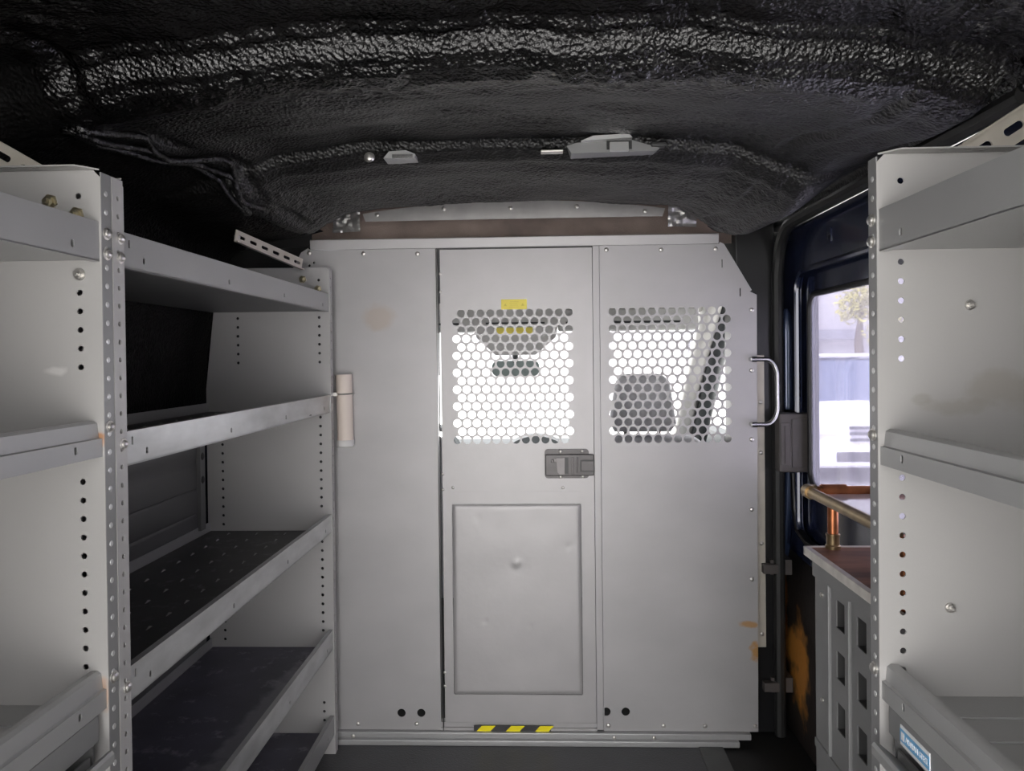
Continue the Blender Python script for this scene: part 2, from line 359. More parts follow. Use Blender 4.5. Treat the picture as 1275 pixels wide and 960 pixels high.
# floor
o = MB(); o.box(-1.02, .84, -.5, 2.62, -.10, -.004); f = o.build('floor', M['black_floor'], smooth=0)
tag(f, 'black bare floor beside the sliding door step', kind='structure')
o = MB(); o.grid(lambda u, v: Vector((-.98 + 1.425 * u, -.45 + 2.69 * v, .001 + .0012 * noise.noise(Vector((u * 9, v * 12, 0))))), 40, 60)
o.build('floor_mat', M['floor'], f)
o = MB(); o.box(.445, .515, -.45, 2.24, -.004, .005, bev=.002); o.build('edge_strip', M['floor_strip'], f)

# ------------------------------------------------------------------ the steel partition
D = 2.25
part = thing('bulkhead_partition', 'grey steel bulkhead with a perforated centre door and perforated right panel', 'partition', (CX, D, 0))
T2 = .0025
def hexholes(x0, z0, shift, rows=16, cols=12, px=.02865, pz=.02476, r=.01175):
    h = []
    for i in range(rows):
        xs = x0 + (shift if i % 2 else 0)
        for k in range(cols): h.append(circ(xs + k * px, z0 - i * pz, r, 18))
    return h
# left panel
holes = [circ(-.419, .0842, .0123), circ(-.3606, .0845, .0123), circ(-.662, 1.4165, .004, 10), circ(-.676, 1.408, .004, 10)]
out = [(-.779, .035), (-.302, .035), (-.302, 1.4525), (-.677, 1.4525), (-.694, 1.44), (-.759, 1.318), (-.779, 1.308)]
m = MB().sheet(out, holes, T2, XZ(D)); m.box(-.3045, -.302, D, D + .035, .035, 1.4525)
m.prism([(-.677, 1.4525), (-.694, 1.44), (-.759, 1.318), (-.765, 1.325), (-.700, 1.447), (-.680, 1.4585)], XZ(D), -.001, .03)
lp = m.build('left_panel', M['partition'], part)
# right panel
holes = hexholes(.2128, 1.2608, .01433) + [circ(.1841, .0912, .0123), circ(.2403, .0915, .0123)]
holes += [rect(.5285, .5318, 1.384, 1.408), rect(.5796, .5829, 1.300, 1.324)]
out = [(.1765, .035), (.6235, .035), (.6285, 1.304), (.6085, 1.314), (.5300, 1.446), (.5205, 1.4525), (.1765, 1.4525)]
m = MB().sheet(out, holes, T2, XZ(D)); m.box(.1765, .179, D, D + .035, .035, 1.4525)
m.prism([(.6085, 1.314), (.5300, 1.446), (.5205, 1.4525), (.5235, 1.4585), (.5365, 1.452), (.6145, 1.318)], XZ(D), -.001, .03)
m.box(.6215, .6240, D, D + .03, .04, 1.30)
rp = m.build('right_panel', M['partition'], part)
# frame strip on the latch side, header flange, sill
m = MB(); m.box(.1562, .1757, D - .002, D + .03, .038, 1.4525, bev=.001); m.build('jamb_strip', M['partition'], part)
m = MB(); m.prism([(D - .003, 1.4535), (D - .003, 1.4565), (D - .0035, 1.458), (D - .006, 1.481), (D - .003, 1.4835), (D + .05, 1.485), (D + .05, 1.482), (D - .001, 1.480), (D + .002, 1.4535)],
                  lambda u, v, w: (w, u, v), -.672, .520); m.build('top_flange', M['partition'], part)
m = MB(); m.box(-.80, .563, D - .03, D + .03, 0.001, .018, bev=.003); m.box(-.80, .60, D - .016, D + .03, .016, .034, bev=.003)
sill = m.build('floor_sill', M['shelf_grey'], part)
# the door
m = MB(); d0 = -.2895; d1 = .1550; ZB = .058
m.sheet([(d0, ZB), (d1, ZB), (d1, 1.4480), (d0, 1.4480)], hexholes(-.2292, 1.2608, -.0143) + [rect(-.2625, .1165, .1395, .7015, .004)], T2, XZ(D))
m.box(d0, d0 + .0025, D, D + .03, ZB, 1.448); m.box(d1 - .0025, d1, D, D + .03, ZB, 1.448); m.box(d0, d1, D, D + .03, ZB, ZB + .0025); m.box(d0, d1, D, D + .03, 1.4455, 1.448)
door = m.build('door', M['door_steel'], part)
def dent(u, v):                                                      # pressed lower panel, slightly dished, with the dents
    x = -.2615 + .377 * u; z = .1405 + .560 * v; y = D + .003
    e = min(u, 1 - u, v * 1.5, (1 - v) * 1.5); y -= .004 * sst(0, .02, e)
    for (a, b, r, h) in ((.50, .69, .030, -.0030), (.50, .67, .07, .0012), (.25, .385, .018, .0016), (.60, .36, .015, .0010), (.9, .78, .025, .0012), (.35, .88, .10, .0012), (.7, .9, .12, .0012), (.2, .93, .03, .001)):
        q = ((u - a) ** 2 + ((v - b) * 1.5) ** 2) ** .5; y += h * math.exp(-(q / r) ** 2)
    return Vector((x, y - .0015 + .0012 * noise.noise(Vector((u * 3, v * 4, 7))), z))
m = MB().grid(dent, 70, 100); ap = m.build('access_panel', M['door_steel'], door, smooth=60)
m = MB(); m.box(-.2566, .1140, D - .0022, D, .7370, .7385); m.box(.1135, .115, D - .0022, D, .712, .7385); m.build('crease', M['door_steel'], door)
m = MB(); m.box(-.2625, .1165, D - .0020, D - .0012, .7020, .7045); m.box(.1165, .1182, D - .0020, D - .0012, .1395, .7045); m.build('panel_edge', M['shelf_grey'], door)
def rivet(parent, x, z, r=.0055, mt='bolt', name='rivet', y=D - .0012, h=.003):
    m = MB().lathe((x, y, z), (0, -1, 0), [(r, 0), (r, h * .35), (r * .75, h * .8), (r * .3, h)], 12); return m.build(name, M[mt], parent)
for x, z in ((-.2588, .7504), (.0641, .7488)): rivet(door, x, z, .0045, name='screw')
# hinge knuckles in the left gap
m = MB(); m.cyl((-.2945, D - .003, .03), (-.2945, D - .003, 1.45), .0018, 8); m.build('hinge_rod', M['chrome'], part)
for z in (1.378, 1.325, .79, .745, .205, .165): rivet(door, -.2885, z, .0045, name='hinge_screw')
# latch
lt = MB(); lt.sheet(rect(.0113, .1400, .7767, .8620, .010), [], .004, XZ(D - .0035)); lt.box(.0135, .1545, D - .016, D - .003, .7850, .8470, bev=.003)
la = lt.build('latch', [M['latch']], door)
m = MB(); m.sheet([(.045, .838), (.069, .838), (.069, .790), (.054, .790), (.048, .797)], [], .006, XZ(D - .0175)); m.build('paddle', M['latch_pale'], la)
m = MB(); m.box(.0695, .0795, D - .0172, D - .0155, .7905, .8385, bev=.0005); m.build('finger_recess', M['dark_metal'], la)
m = MB(); m.box(.0895, .0945, D - .021, D - .0155, .790, .8385, bev=.0015); m.build('latch_rib', M['latch_pale'], la)
m = MB(); m.box(.1035, .1075, D - .020, D - .0155, .794, .8395, bev=.0015); m.build('latch_rib', M['latch_pale'], la)
m = MB(); m.box(.113, .1545, D - .0175, D - .0155, .7965, .8320, mi=1); m.box(.1165, .1540, D - .021, D - .017, .7995, .8285, bev=.001); m.build('latch_bolt', [M['latch'], M['dark_metal']], la)
m = MB(); m.box(.030, .038, D - .019, D - .0155, .824, .833, bev=.002); m.box(.038, .046, D - .018, D - .0155, .826, .836, bev=.001); m.build('lock_tab', M['latch_pale'], la)
for x, z in ((.0575, .8550), (.1215, .8555), (.0575, .7815), (.1215, .7815)): rivet(la, x, z, .0048, name='latch_rivet', y=D - .0055)
# yellow sticker on the door
m = MB(); m.box(-.1109, -.0360, D - .0020, D - .0012, 1.2712, 1.3004)
for i in range(4): m.box(-.087 + .0015 * (i % 2), -.060 - .002 * (i % 3), D - .0023, D - .0019, 1.2775 + .0050 * i, 1.2787 + .0050 * i, mi=1)
for x in (-.099, -.048): m.prism([(x - .0045, 1.281), (x + .0045, 1.281), (x, 1.2895)], XZ(D), -.0023, -.0019, mi=1)
m.build('caution_sticker', [M['yellow'], M['olive']], door)
# hazard tape on the threshold below the door
m = MB(); m.box(-.302, .1575, D - .004, D + .03, .035, .0425); m.box(-.302, .1575, D + .003, D + .03, .0425, .0555)
th = m.build('threshold', M['partition'], part)
m = MB(); m.box(-.205, .022, D - .0052, D - .0040, .0330, .0505, mi=0)
for x in (-.197, -.111, -.026):
    m.prism([(x, .0335), (x + .040, .0335), (x + .056, .0500), (x + .016, .0500)], XZ(D), -.0060, -.0050, mi=1)
m.build('hazard_sticker', [M['dark_metal'], M['hazard']], part)
# bolts and rivets of the two side panels
for x, z in ((-.676, 1.4453), (-.514, 1.4404), (-.3548, 1.4379), (-.548, .052), (-.374, .052)): rivet(lp, x, z, .0065, name='bolt', h=.005)
for x, z in ((.1971, 1.4409), (.3549, 1.4384), (.512, 1.4382), (.6141, 1.2604), (.6128, 1.0861), (.6113, .886), (.6097, .6832), (.6082, .4801), (.6145, .052), (.190, .0515), (.35, .0515), (.47, .0515)):
    rivet(rp, x, z, .0065, name='bolt', h=.005)
for x, z in ((-.56, .022), (.205, .022), (.32, .022), (-.62, .022)): rivet(sill, x, z, .006, name='sill_bolt', y=D - .0165)
# small dents in the right panel are bumps of the sheet itself
# ------------------------------------------------------------------ grab handle on the bulkhead edge
P = []
for i in range(25):
    t = PI / 2 - PI * i / 24; cz = 1.070 if t > 0 else .979
    P.append((.640 + .037 * max(0, math.cos(t)), 2.222, cz + .048 * math.sin(t)))
P = [(.618, 2.222, 1.118)] + P + [(.618, 2.222, .931)]
gh = thing('grab_handle', 'chrome D-shaped grab handle beside the right edge of the bulkhead', 'handle', (.62, 2.232, 1.03))
MB().tube(P, .0065, 12).build('grip', M['chrome'], gh)
m = MB().cyl((.604, 2.222, 1.118), (.619, 2.222, 1.118), .008, 14); m.cyl((.610, 2.222, 1.118), (.610, 2.2485, 1.118), .007, 12); m.build('foot', M['chrome'], gh)
m = MB().cyl((.604, 2.222, .931), (.619, 2.222, .931), .008, 14); m.cyl((.610, 2.222, .931), (.610, 2.2485, .931), .007, 12); m.build('foot', M['chrome'], gh)

# ------------------------------------------------------------------ trim above the bulkhead
m = MB()
def trimz(x): a = abs(x - CX) / .44; return 1.585 - .030 * a ** 2.2
top = [(-.5126 + .8784 * i / 30, trimz(-.5126 + .8784 * i / 30)) for i in range(31)]
m.prism([(.358, 1.5335), (-.505, 1.5325)] + [(x, z) for x, z in top], XZ(2.235), 0, .004)
t1 = m.build('trim_1', M['trim_grey']); tag(t1, 'grey riveted metal strip along the front edge of the roof', kind='structure')
for x, z in ((-.47, 1.551), (-.274, 1.5653), (-.0794, 1.5645), (.1116, 1.5655), (.3082, 1.549)): rivet(t1, x, z, .0068, y=2.235)
for s, x0 in ((-1, -.5185), (1, .372)):
    def crump(u, v, s=s, x0=x0):
        x = x0 + s * .085 * u; z = 1.562 - .012 * u - (.048 + .012 * (1 - u)) * v
        return Vector((x, 2.225 + .02 * u + .010 * noise.noise(Vector((x * 60, z * 60, 3 + s))), z))
    MB().grid(crump, 14, 12).build('foil_patch', M['foil'], t1, smooth=12)
m = MB(); m.grid(lambda u, v: Vector((-.70 + 1.30 * u, 2.36 + .01 * noise.noise(Vector((u * 6, v * 2, 1))), 1.47 + .20 * v)), 40, 8)
o = m.build('trim_2', M['brown_cloth']); tag(o, 'brown headliner cloth in the slot above the bulkhead', kind='structure')

# ------------------------------------------------------------------ shelving units
P1 = .0254
GROUPS = [1.3565] + [1.2504 - P1 * k for k in range(6)] + [.9665 - P1 * k for k in range(26)] + [.15 - P1 * k for k in range(5)]
def end_panel(root, y, side, xf, back, dirn, lit_dots, skip=(), name='end_panel', dy=.0235, backholes=True, paint='panel_grey', topflange=True):
    """upright end panel: sheet with hole rows, front flange, top flange. side -1 = left bank (back towards -x)"""
    s = side; m = MB(); X = lambda d: xf + s * d                     # d = distance back from the aisle face
    out = [(X(0), .002), (X(0), 1.381), (X(.010), 1.3915), (X(.262), 1.3935)] + [(X(b), z) for b, z in back]
    holes = [circ(X(.031), z, .0042, 12) for z in GROUPS if not any(a < z < b for a, b in skip)]
    if backholes:
        holes += [circ(X(.266), z, .0042, 12) for z in GROUPS if 1.11 < z < 1.29] + [circ(X(.3155), z, .0042, 12) for z in GROUPS if z < 1.0]
    m.sheet(out, holes, .002, XZ(y))
    fh = [1.3615 - P1 * k for k in range(53)]
    y0, y1 = (y, y + dy * dirn) if dirn > 0 else (y + dy * dirn, y)
    yc = (y0 + y1) / 2
    ya_, yb_ = (y0 + .0011, y1 + .001) if dirn > 0 else (y0 - .001, y1 - .0011)
    m.sheet(rect(ya_, yb_, .002, 1.389), [] if lit_dots else [circ(yc, z, .0038, 12) for z in fh], .002, YZ(X(.001)), mi=2 if lit_dots else 0)
    if lit_dots:
        for z in fh: m.lathe((X(0), yc, z), (-s, 0, 0), [(.0042, 0), (.0038, .0006), (.002, .0011)], 12, mi=1)  # added pale discs imitate light showing through the flange holes
    if not topflange: m.box(min(X(.002), X(.07)), max(X(.002), X(.07)), y1 - .002, y1, .002, 1.385, mi=3)  # return sheet coloured dark to stand in for shade behind the holes
    if topflange: m.sheet([(X(.002), y), (X(.022), y - .025), (X(.262), y - .025), (X(.262), y)] if dirn > 0 else [(X(.002), y), (X(.022), y + .025), (X(.262), y + .025), (X(.262), y)],
            [rect(min(X(a), X(a + .010)), max(X(a), X(a + .010)), y - .016 * dirn - .0025, y - .016 * dirn + .0025) for a in (.075, .105, .125, .19, .21)], .002, XY(1.3925))
    m.box(min(X(.335), X(.337)), max(X(.335), X(.337)), y0, y1, .05, 1.02)
    o = m.build(name, [M[paint], M['zinc_and_lit_dot'], M['flange'], M['dark_metal']], root); return o
def bolt_head(root, x, y, z, s, r=.0085, mt='bolt'):
    m = MB().lathe((x, y, z), (-s, 0, 0), [(r, 0), (r, .0015), (r * .72, .002), (r * .70, .0045), (r * .45, .006), (r * .1, .0065)], 14); return m.build('bolt', M[mt], root)
def shelf(root, side, xf, y0, y1, z, lip, depth, mat_top, style, lipmat='shelf_grey', name='shelf', slots=True, paint='shelf_grey'):
    """tray shelf: floor at z, front lip rising by lip; style 'flat' or 'double' (two-step lip)"""
    s = side; X = lambda d: xf + s * d
    m = MB(); m.box(min(X(.006), X(depth)), max(X(.006), X(depth)), y0, y1, z, z + .002)
    m.box(min(X(depth), X(depth - .002)), max(X(depth), X(depth - .002)), y0, y1, z, z + .028)
    sh = m.build('shelf', M[paint], root)
    if mat_top:
        m = MB()
        m.grid(lambda u, v: Vector((X(.010 + (depth - .015) * u), y0 + .003 + (y1 - y0 - .006) * v, z + .0035)), 6, 20)
        nl = int((y1 - y0) / .075)
        for i in range(nl):
            for j, d in enumerate((.03, .11, .19, .27)):
                if mat_top != 'liner': continue
                yy = y0 + .05 + i * .075; xx = X(d + .012)
                m.prism([(yy, z + .0035), (yy + .022, z + .0035), (yy + .011, z + .0075)], lambda u, v, w, xx=xx: (xx + w, u, v), -.001, .001, mi=1)
        m.build('shelf_liner', [M[mat_top], M['shelf_grey']], sh)
    else:
        m = MB()
        for i in range(int((y1 - y0) / .06)):
            yy = y0 + .04 + i * .06
            m.box(min(X(.03), X(depth - .04)), max(X(.03), X(depth - .04)), yy, yy + .006, z + .0015, z + .0045, bev=.0012)
        m.build('pressed_ribs', M['shelf_grey'], sh)
    m = MB(); L = y1 - y0
    sl = []
    if slots:
        k = max(2, int(L / .30)); 
        sl = [rect(y0 + .06 + (L - .12) * i / k - .0036, y0 + .06 + (L - .12) * i / k + .0036, z + .009, z + .019, .003, 3) for i in range(k + 1)]
        sl += [rect(y0 + .018 - .0025, y0 + .018 + .0025, z + lip - .021, z + lip - .009)]
    if style == 'flat':
        m.sheet(rect(y0, y1, z - .001, z + lip), sl, .0018, YZ(X(.0035)))
        m.box(min(X(.0035), X(.014)), max(X(.0035), X(.014)), y0, y1, z + lip - .002, z + lip)
        m.box(min(X(.0026), X(.012)), max(X(.0026), X(.012)), y0, y1, z - .002, z)
    else:                                                            # lower vertical band with slots, step back, upper band leaning inwards
        a = z + lip * .50
        m.sheet(rect(y0, y1, z - .001, a), [[(u, v) for u, v in h] for h in sl if max(q[1] for q in h) < a], .0018, YZ(X(.0035)))
        m.prism([(X(.0026), a - .001), (X(.0075), a + .001), (X(.0095), z + lip * .93), (X(.015), z + lip), (X(.024), z + lip * .985), (X(.024), z + lip * .93), (X(.018), z + lip * .93), (X(.012), z + lip * .88), (X(.010), a - .0005)],
                lambda u, v, w: (u, w, v), y0, y1)
    m.build('front_lip', M[lipmat], sh)
    return sh
BACKL = [(.335, 1.275), (.360, 1.05), (.360, .002)]
XL = -.595; XR = .444
# -- left bank, far unit
u1 = thing('shelving_unit', 'tall grey steel shelving on the left against the bulkhead, with four dark shelves', 'shelving', (-.77, 1.62, 0))
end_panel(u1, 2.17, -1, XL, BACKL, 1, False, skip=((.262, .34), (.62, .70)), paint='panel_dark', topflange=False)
end_panel(u1, 1.0855, -1, XL, BACKL, -1, False, name='end_panel', dy=.0275, paint='panel_dark')
Y0, Y1 = 1.0875, 2.168
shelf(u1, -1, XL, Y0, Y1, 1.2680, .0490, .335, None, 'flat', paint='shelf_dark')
shelf(u1, -1, XL, Y0, Y1, .9815, .0480, .355, 'liner', 'flat', 'shelf_galv_and_lit')
shelf(u1, -1, XL, Y0, Y1, .6405, .0480, .355, 'liner', 'flat', 'shelf_galv_and_lit')  # this lip and the next: lighter colour stands in for window light
shelf(u1, -1, XL, Y0, Y1, .3070, .0530, .355, 'liner_blue', 'flat', 'shelf_galv_and_lit')
shelf(u1, -1, XL, Y0, Y1, .0600, .0530, .355, 'liner_blue', 'flat')
m = MB()                                                            # ribbed back sheet below the second shelf
zz = [.325, .70, .708, .716, .77, .776, .782, .84, .846, .852, .862, .868, .875, .975]; yo = [0, 0, .004, 0, 0, .004, 0, 0, .004, .004, .004, 0, 0, 0]
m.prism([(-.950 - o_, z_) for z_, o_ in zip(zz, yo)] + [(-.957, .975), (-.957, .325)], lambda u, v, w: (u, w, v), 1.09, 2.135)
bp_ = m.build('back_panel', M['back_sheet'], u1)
for z in (.80, .865): MB().lathe((-.946, 2.105, z), (1, 0, 0), [(.011, 0), (.011, .006), (.006, .009)], 12).build('back_knob', M['rubber'], u1)
m = MB(); m.box(-.952, -.940, 2.09, 2.120, .66, .975); m.build('back_stile', M['shelf_dark'], u1)
for z in (1.3055, 1.2783, 1.0126, .6648, .33): bolt_head(u1, XL, 1.0755, z, -1)
def face_bolt(root, x, y, z, r=.0075, mt='brass', name='bolt'):
    m = MB().lathe((x, y, z), (0, -1, 0), [(r * 1.5, 0), (r * 1.5, .0015), (r, .0018), (r, .006), (r * .5, .0065), (r * .5, .012), (r * .45, .0125)], 6 if mt == 'brass' else 14)
    return m.build(name, M[mt], root)
for x, z in ((-.6717, 1.3591), (-.6282, 1.3311)): face_bolt(u1, x, 2.169, z)
# -- left bank, near unit
u2 = thing('shelving_unit', 'pale grey steel shelving unit nearest the viewer on the left', 'shelving', (-.77, .53, 0))
end_panel(u2, 1.0295, -1, XL, BACKL, 1, True)
end_panel(u2, -.040, -1, XL, BACKL, 1, True)
Y0, Y1 = -.036, 1.028
shelf(u2, -1, XL, Y0, Y1, 1.2690, .0520, .335, None, 'flat')
shelf(u2, -1, XL, Y0, Y1, 1.0020, .0480, .355, None, 'double')
shelf(u2, -1, XL, Y0, Y1, .6575, .0500, .355, None, 'double')
for z in (1.3065, 1.2788, 1.0409, .6939): bolt_head(u2, XL, 1.0415, z, -1)
for x, z in ((-.6655, 1.349), (-.6288, 1.3308)): face_bolt(u2, x, 1.0285, z)
face_bolt(u2, -.6257, 1.0285, 1.2498, .0055, 'bolt')
# -- right bank
u3 = thing('shelving_unit', 'pale grey steel shelving unit on the right, in front of the sliding door', 'shelving', (.62, .53, 0))
BACKR = [(.335, 1.275), (.345, 1.05), (.345, .002)]
end_panel(u3, 1.0295, 1, XR, BACKR, 1, True, backholes=False)
end_panel(u3, -.040, 1, XR, BACKR, 1, True, backholes=False)
shelf(u3, 1, XR, Y0, Y1, 1.2660, .0535, .330, None, 'flat')
shelf(u3, 1, XR, Y0, Y1, .9850, .0460, .340, None, 'double')
shelf(u3, 1, XR, Y0, Y1, .6760, .0450, .340, None, 'double')
for z in (1.3075, 1.2792, 1.0221, .7098): bolt_head(u3, XR, 1.0425, z, 1)
for x, z in ((.5634, 1.1923), (.5356, .7952)): face_bolt(u3, x, 1.0285, z, .0045, 'bolt', 'screw')

# ------------------------------------------------------------------ drawer cabinets below the two near units
def drawer_cabinet(side, xf, ztop, label, sticker):
    s = side; X = lambda d: xf + s * d
    def B(m, a, b, y0, y1, z0, z1, mi=0, bev=0): m.box(min(X(a), X(b)), max(X(a), X(b)), y0, y1, z0, z1, mi, bev)
    r = thing('drawer_cabinet', label, 'drawer cabinet', (X(.17), .5, .05))
    m = MB(); y0, y1 = .02, 1.012
    B(m, .012, .33, y0, y0 + .002, .05, ztop); B(m, .012, .33, y1 - .002, y1, .05, ztop); B(m, .012, .33, y0, y1, ztop - .002, ztop)
    B(m, .328, .33, y0, y1, .05, ztop); B(m, .012, .33, y0, y1, .05, .052)
    m.build('cabinet_body', M['cab_grey'], r)
    m = MB(); B(m, .004, .014, y0, y1, ztop - .036, ztop, bev=.0015); rail = m.build('front_rail', M['cab_grey'], r)
    z = ztop - .036
    for k in range(4):
        h = .125; z0 = z - h
        if z0 < .05: break
        m = MB(); B(m, .010, .013, y0 + .012, y1 - .012, z0 + .006, z - .016); B(m, .013, .31, y0 + .014, y1 - .014, z0 + .006, z0 + .009)
        dr = m.build('drawer', M['cab_grey'], r)
        m = MB()
        m.prism([(X(.012), z - .030), (X(-.014), z - .008), (X(-.019), z - .007), (X(-.022), z - .011), (X(-.022), z - .022), (X(-.018), z - .025), (X(.012), z - .046)], lambda u, v, w: (u, w, v), y0 + .010, y1 - .010)
        m.build('pull_lip', M['shelf_grey'], dr)
        z = z0
    if sticker:
        yy = (.9045, .977); zc = ztop - .008
        m = MB(); B(m, .0030, .0040, yy[0], yy[1], zc - .025, zc); st = m.build('label_plate', M['white'], rail)
        m = MB(); B(m, .0026, .0030, yy[0], yy[1], zc - .0205, zc - .0045); m.build('label_field', M['blue'], rail)
        tx = MB()
        cu = bpy.data.curves.new('t', 'FONT'); cu.body = 'ADRIAN STEEL'; cu.size = .0105; cu.extrude = .0002; cu.space_character = .98
        ob = bpy.data.objects.new('t', cu); C.objects.link(ob); dg = bpy.context.evaluated_depsgraph_get(); dg.update()
        me = bpy.data.meshes.new_from_object(ob.evaluated_get(dg)); xs = [v.co.x for v in me.vertices]; wt = max(xs) - min(xs); k = .056 / wt
        tx.add([(xf + .0024 + v.co.z, yy[1] - .0145 - (v.co.x - min(xs)) * k, zc - .0160 + v.co.y) for v in me.vertices], [tuple(p.vertices) for p in me.polygons])
        bpy.data.objects.remove(ob); bpy.data.meshes.remove(me); bpy.data.curves.remove(cu)
        tx.box(xf + .0022, xf + .0026, yy[1] - .0115, yy[1] - .0035, zc - .0175, zc - .0075)
        tx.build('lettering', M['white'], rail, smooth=0)
    return r
drawer_cabinet(-1, XL, .6545, 'grey steel drawer cabinet under the lowest visible left shelf', False)
drawer_cabinet(1, XR, .6735, 'grey steel drawer cabinet with a blue label, under the right shelf', True)

# ------------------------------------------------------------------ cream tube hung behind the far end panel
tb = thing('storage_tube', 'cream plastic tube with a white cap, hung behind the left shelving', 'tube', (-.569, 2.2235, .98))
m = MB().lathe((-.5685, 2.2235, .890), (-.012, 0, 1), [(.0235, 0), (.0235, .196), (.0205, .196), (.0205, .02), (.0001, .02)], 28); m.build('tube_body', M['cream'], tb, smooth=50)
m = MB().lathe((-.5688, 2.2235, .876), (-.012, 0, 1), [(.0215, 0), (.0252, .002), (.0252, .018), (.0236, .020)], 28); m.build('end_cap', M['cream_cap'], tb, smooth=50)
m = MB(); m.tube([(-.5685 + .0245 * math.cos(t), 2.2235 + .0245 * math.sin(t), 1.03) for t in [2 * PI * i / 24 for i in range(24)]], .002, 6, closed=True); m.box(-.599, -.585, 2.196, 2.208, 1.025, 1.035); m.build('wire_clip', M['bolt'], tb)

# ------------------------------------------------------------------ slotted struts above the shelving
def strut(name, label, A, B_, w, n, nrm, extra=None):
    A, B_ = Vector(A), Vector(B_); d = (B_ - A); L = d.length; d.normalize(); N = Vector(nrm); N = (N - d * N.dot(d)).normalized(); W = d.cross(N)
    r = thing(name, label, 'bracket', tuple(A))
    T = lambda u, v, t: A + d * u + W * v + N * t
    m = MB(); pit = L / n
    m.sheet([(0, -w / 2), (L, -w / 2), (L, w / 2), (0, w / 2)], [rect(pit * (i + .5) - pit * .30, pit * (i + .5) + pit * .30, -w * .14, w * .14, w * .13, 4) for i in range(n)], .003, lambda u, v, t: T(u, v, t))
    m.sheet([(0, 0), (L, 0), (L, .012), (0, .012)], [], .003, lambda u, v, t: T(u, w / 2, -v + .0015 * 0 + t * 0) if False else A + d * u + W * (w / 2 + t) + N * v)
    m.build('strap', M['bracket'], r)
    m = MB().lathe(tuple(T(.012, 0, -.001)), tuple(-N), [(.009, 0), (.009, .003), (.006, .004), (.006, .008)], 12); m.build('bolt', M['bolt'], r)
    return r
strut('slotted_bracket', 'short cream slotted bracket between the black wall and the bulkhead corner', (-.752, 1.885, 1.441), (-.660, 2.125, 1.3965), .030, 6, (-.1, -1, .15))
strut('slotted_bracket', 'cream slotted bracket rising behind the right shelving, at the picture edge', (.86 - .1, 1.085, 1.505), (.590, 1.085, 1.397), .040, 4, (0, -1, 0))
strut('slotted_bracket', 'cream slotted bracket rising behind the nearest left shelving, at the picture edge', (-.86, 1.085, 1.480), (-.715, 1.085, 1.3965), .034, 4, (0, -1, 0))

# ------------------------------------------------------------------ metal clips on the roof header
def roof_clip(label, xs, xe, big):
    r = thing('roof_clip', label, 'bracket', ((xs + xe) / 2, 1.70, 1.575)); y = 1.640
    def B(m, a, b, c, d_, e, f, **k): m.box(a, b, c, d_, e, f, **k)
    w = xe - xs; m = MB()
    if big:
        m.prism([(xs, 1.578), (xs + .02, 1.584), (xs + w * .50, 1.588), (xs + w * .70, 1.588), (xe - .04, 1.582), (xe, 1.570), (xe - .01, 1.564), (xs + .01, 1.562)], lambda u, v, t: (u, y + t, v), 0, .06)
        m.build('clip_plate', M['cab_grey'], r)
        m = MB(); m.prism([(xs + .030, 1.584), (xs + w * .70, 1.589), (xs + w * .66, 1.597), (xs + .055, 1.594)], lambda u, v, t: (u, y + t, v), -.016, .03); m.build('clip_top', M['zinc_and_lit_dot'], r)
        m = MB(); m.box(xs + w * .43, xs + w * .70, y - .003, y - .0005, 1.568, 1.586); m.build('slot', M['rubber'], r)
        m = MB(); m.prism([(1.562, y - .014), (1.562, y - .005), (1.581, y - .001), (1.5815, y - .010)], lambda u, v, t: (t, v, u), xs + w * .46, xs + w * .66); m.build('tab', M['zinc_and_lit_dot'], r)
        m = MB(); m.box(xe - .018, xe + .012, y - .008, y + .03, 1.572, 1.580, bev=.002); m.build('clip_tail', M['dark_metal'], r)
        m = MB(); m.box(xs - .055, xs - .008, y - .004, y + .02, 1.566, 1.570, bev=.001); m.build('wire_end', M['bolt'], r)
    else:
        m.prism([(xs, 1.560), (xs + .012, 1.574), (xe - .02, 1.576), (xe, 1.568), (xe, 1.560)], lambda u, v, t: (u, y + t, v), 0, .06); m.build('clip_plate', M['shelf_grey'], r)
        m = MB(); m.box(xs + .02, xe - .004, y - .006, y, 1.558, 1.566); m.build('tab', M['chrome'], r)
        m = MB().lathe((xs - .03, y, 1.562), (0, -1, .3), [(.012, 0), (.010, .006), (.004, .010)], 12); m.build('bolt', M['bolt'], r)
roof_clip('small grey metal clip on the left of the black roof header', -.330, -.262, False)
roof_clip('wide grey metal clip with a pale top on the right of the roof header', .062, .258, True)

# ------------------------------------------------------------------ sliding door, window, pillar
dr = thing('door_1', 'navy sliding door with a misted window behind the right shelving', None, (.76, 1.85, 0), kind='structure')
XD = .752
m = MB()
m.sheet(rect(1.16, 2.42, .56, 1.500, .05, 6), [rect(1.24, 2.262, .60, 1.368, .06, 8), rect(1.999, 2.003, 1.425, 1.443), rect(1.982, 1.992, 1.434, 1.438)], .016, YZ(XD))
m.build('outer_frame', M['navy'], dr)
m = MB(); m.sheet(rect(1.18, 2.40, .50, 1.46, .05, 6), [rect(1.30, 2.212, .757, 1.298, .045, 8)], .012, YZ(XD + .022)); m.build('window_frame', M['navy'], dr)
m = MB(); m.tube([(XD + .013, a, b) for a, b in rect(1.30, 2.212, .757, 1.298, .045, 8)], .008, 8, closed=True); m.build('window_seal', M['rubber'], dr)
m = MB(); m.tube([(XD - .004, a, b) for a, b in rect(1.24, 2.262, .60, 1.368, .06, 8)], .009, 8, closed=True); m.build('pressed_ridge', M['navy'], dr)
m = MB(); m.sheet(rect(1.985, 2.02, 1.412, 1.455, .008), [], .004, YZ(XD - .009))
m.build('striker_plate', M['navy'], dr)
m = MB(); m.box(XD - .0125, XD - .0105, 2.000, 2.004, 1.424, 1.444); m.box(XD - .0125, XD - .0105, 1.988, 1.996, 1.434, 1.438); m.build('slot', M['rubber'], dr)
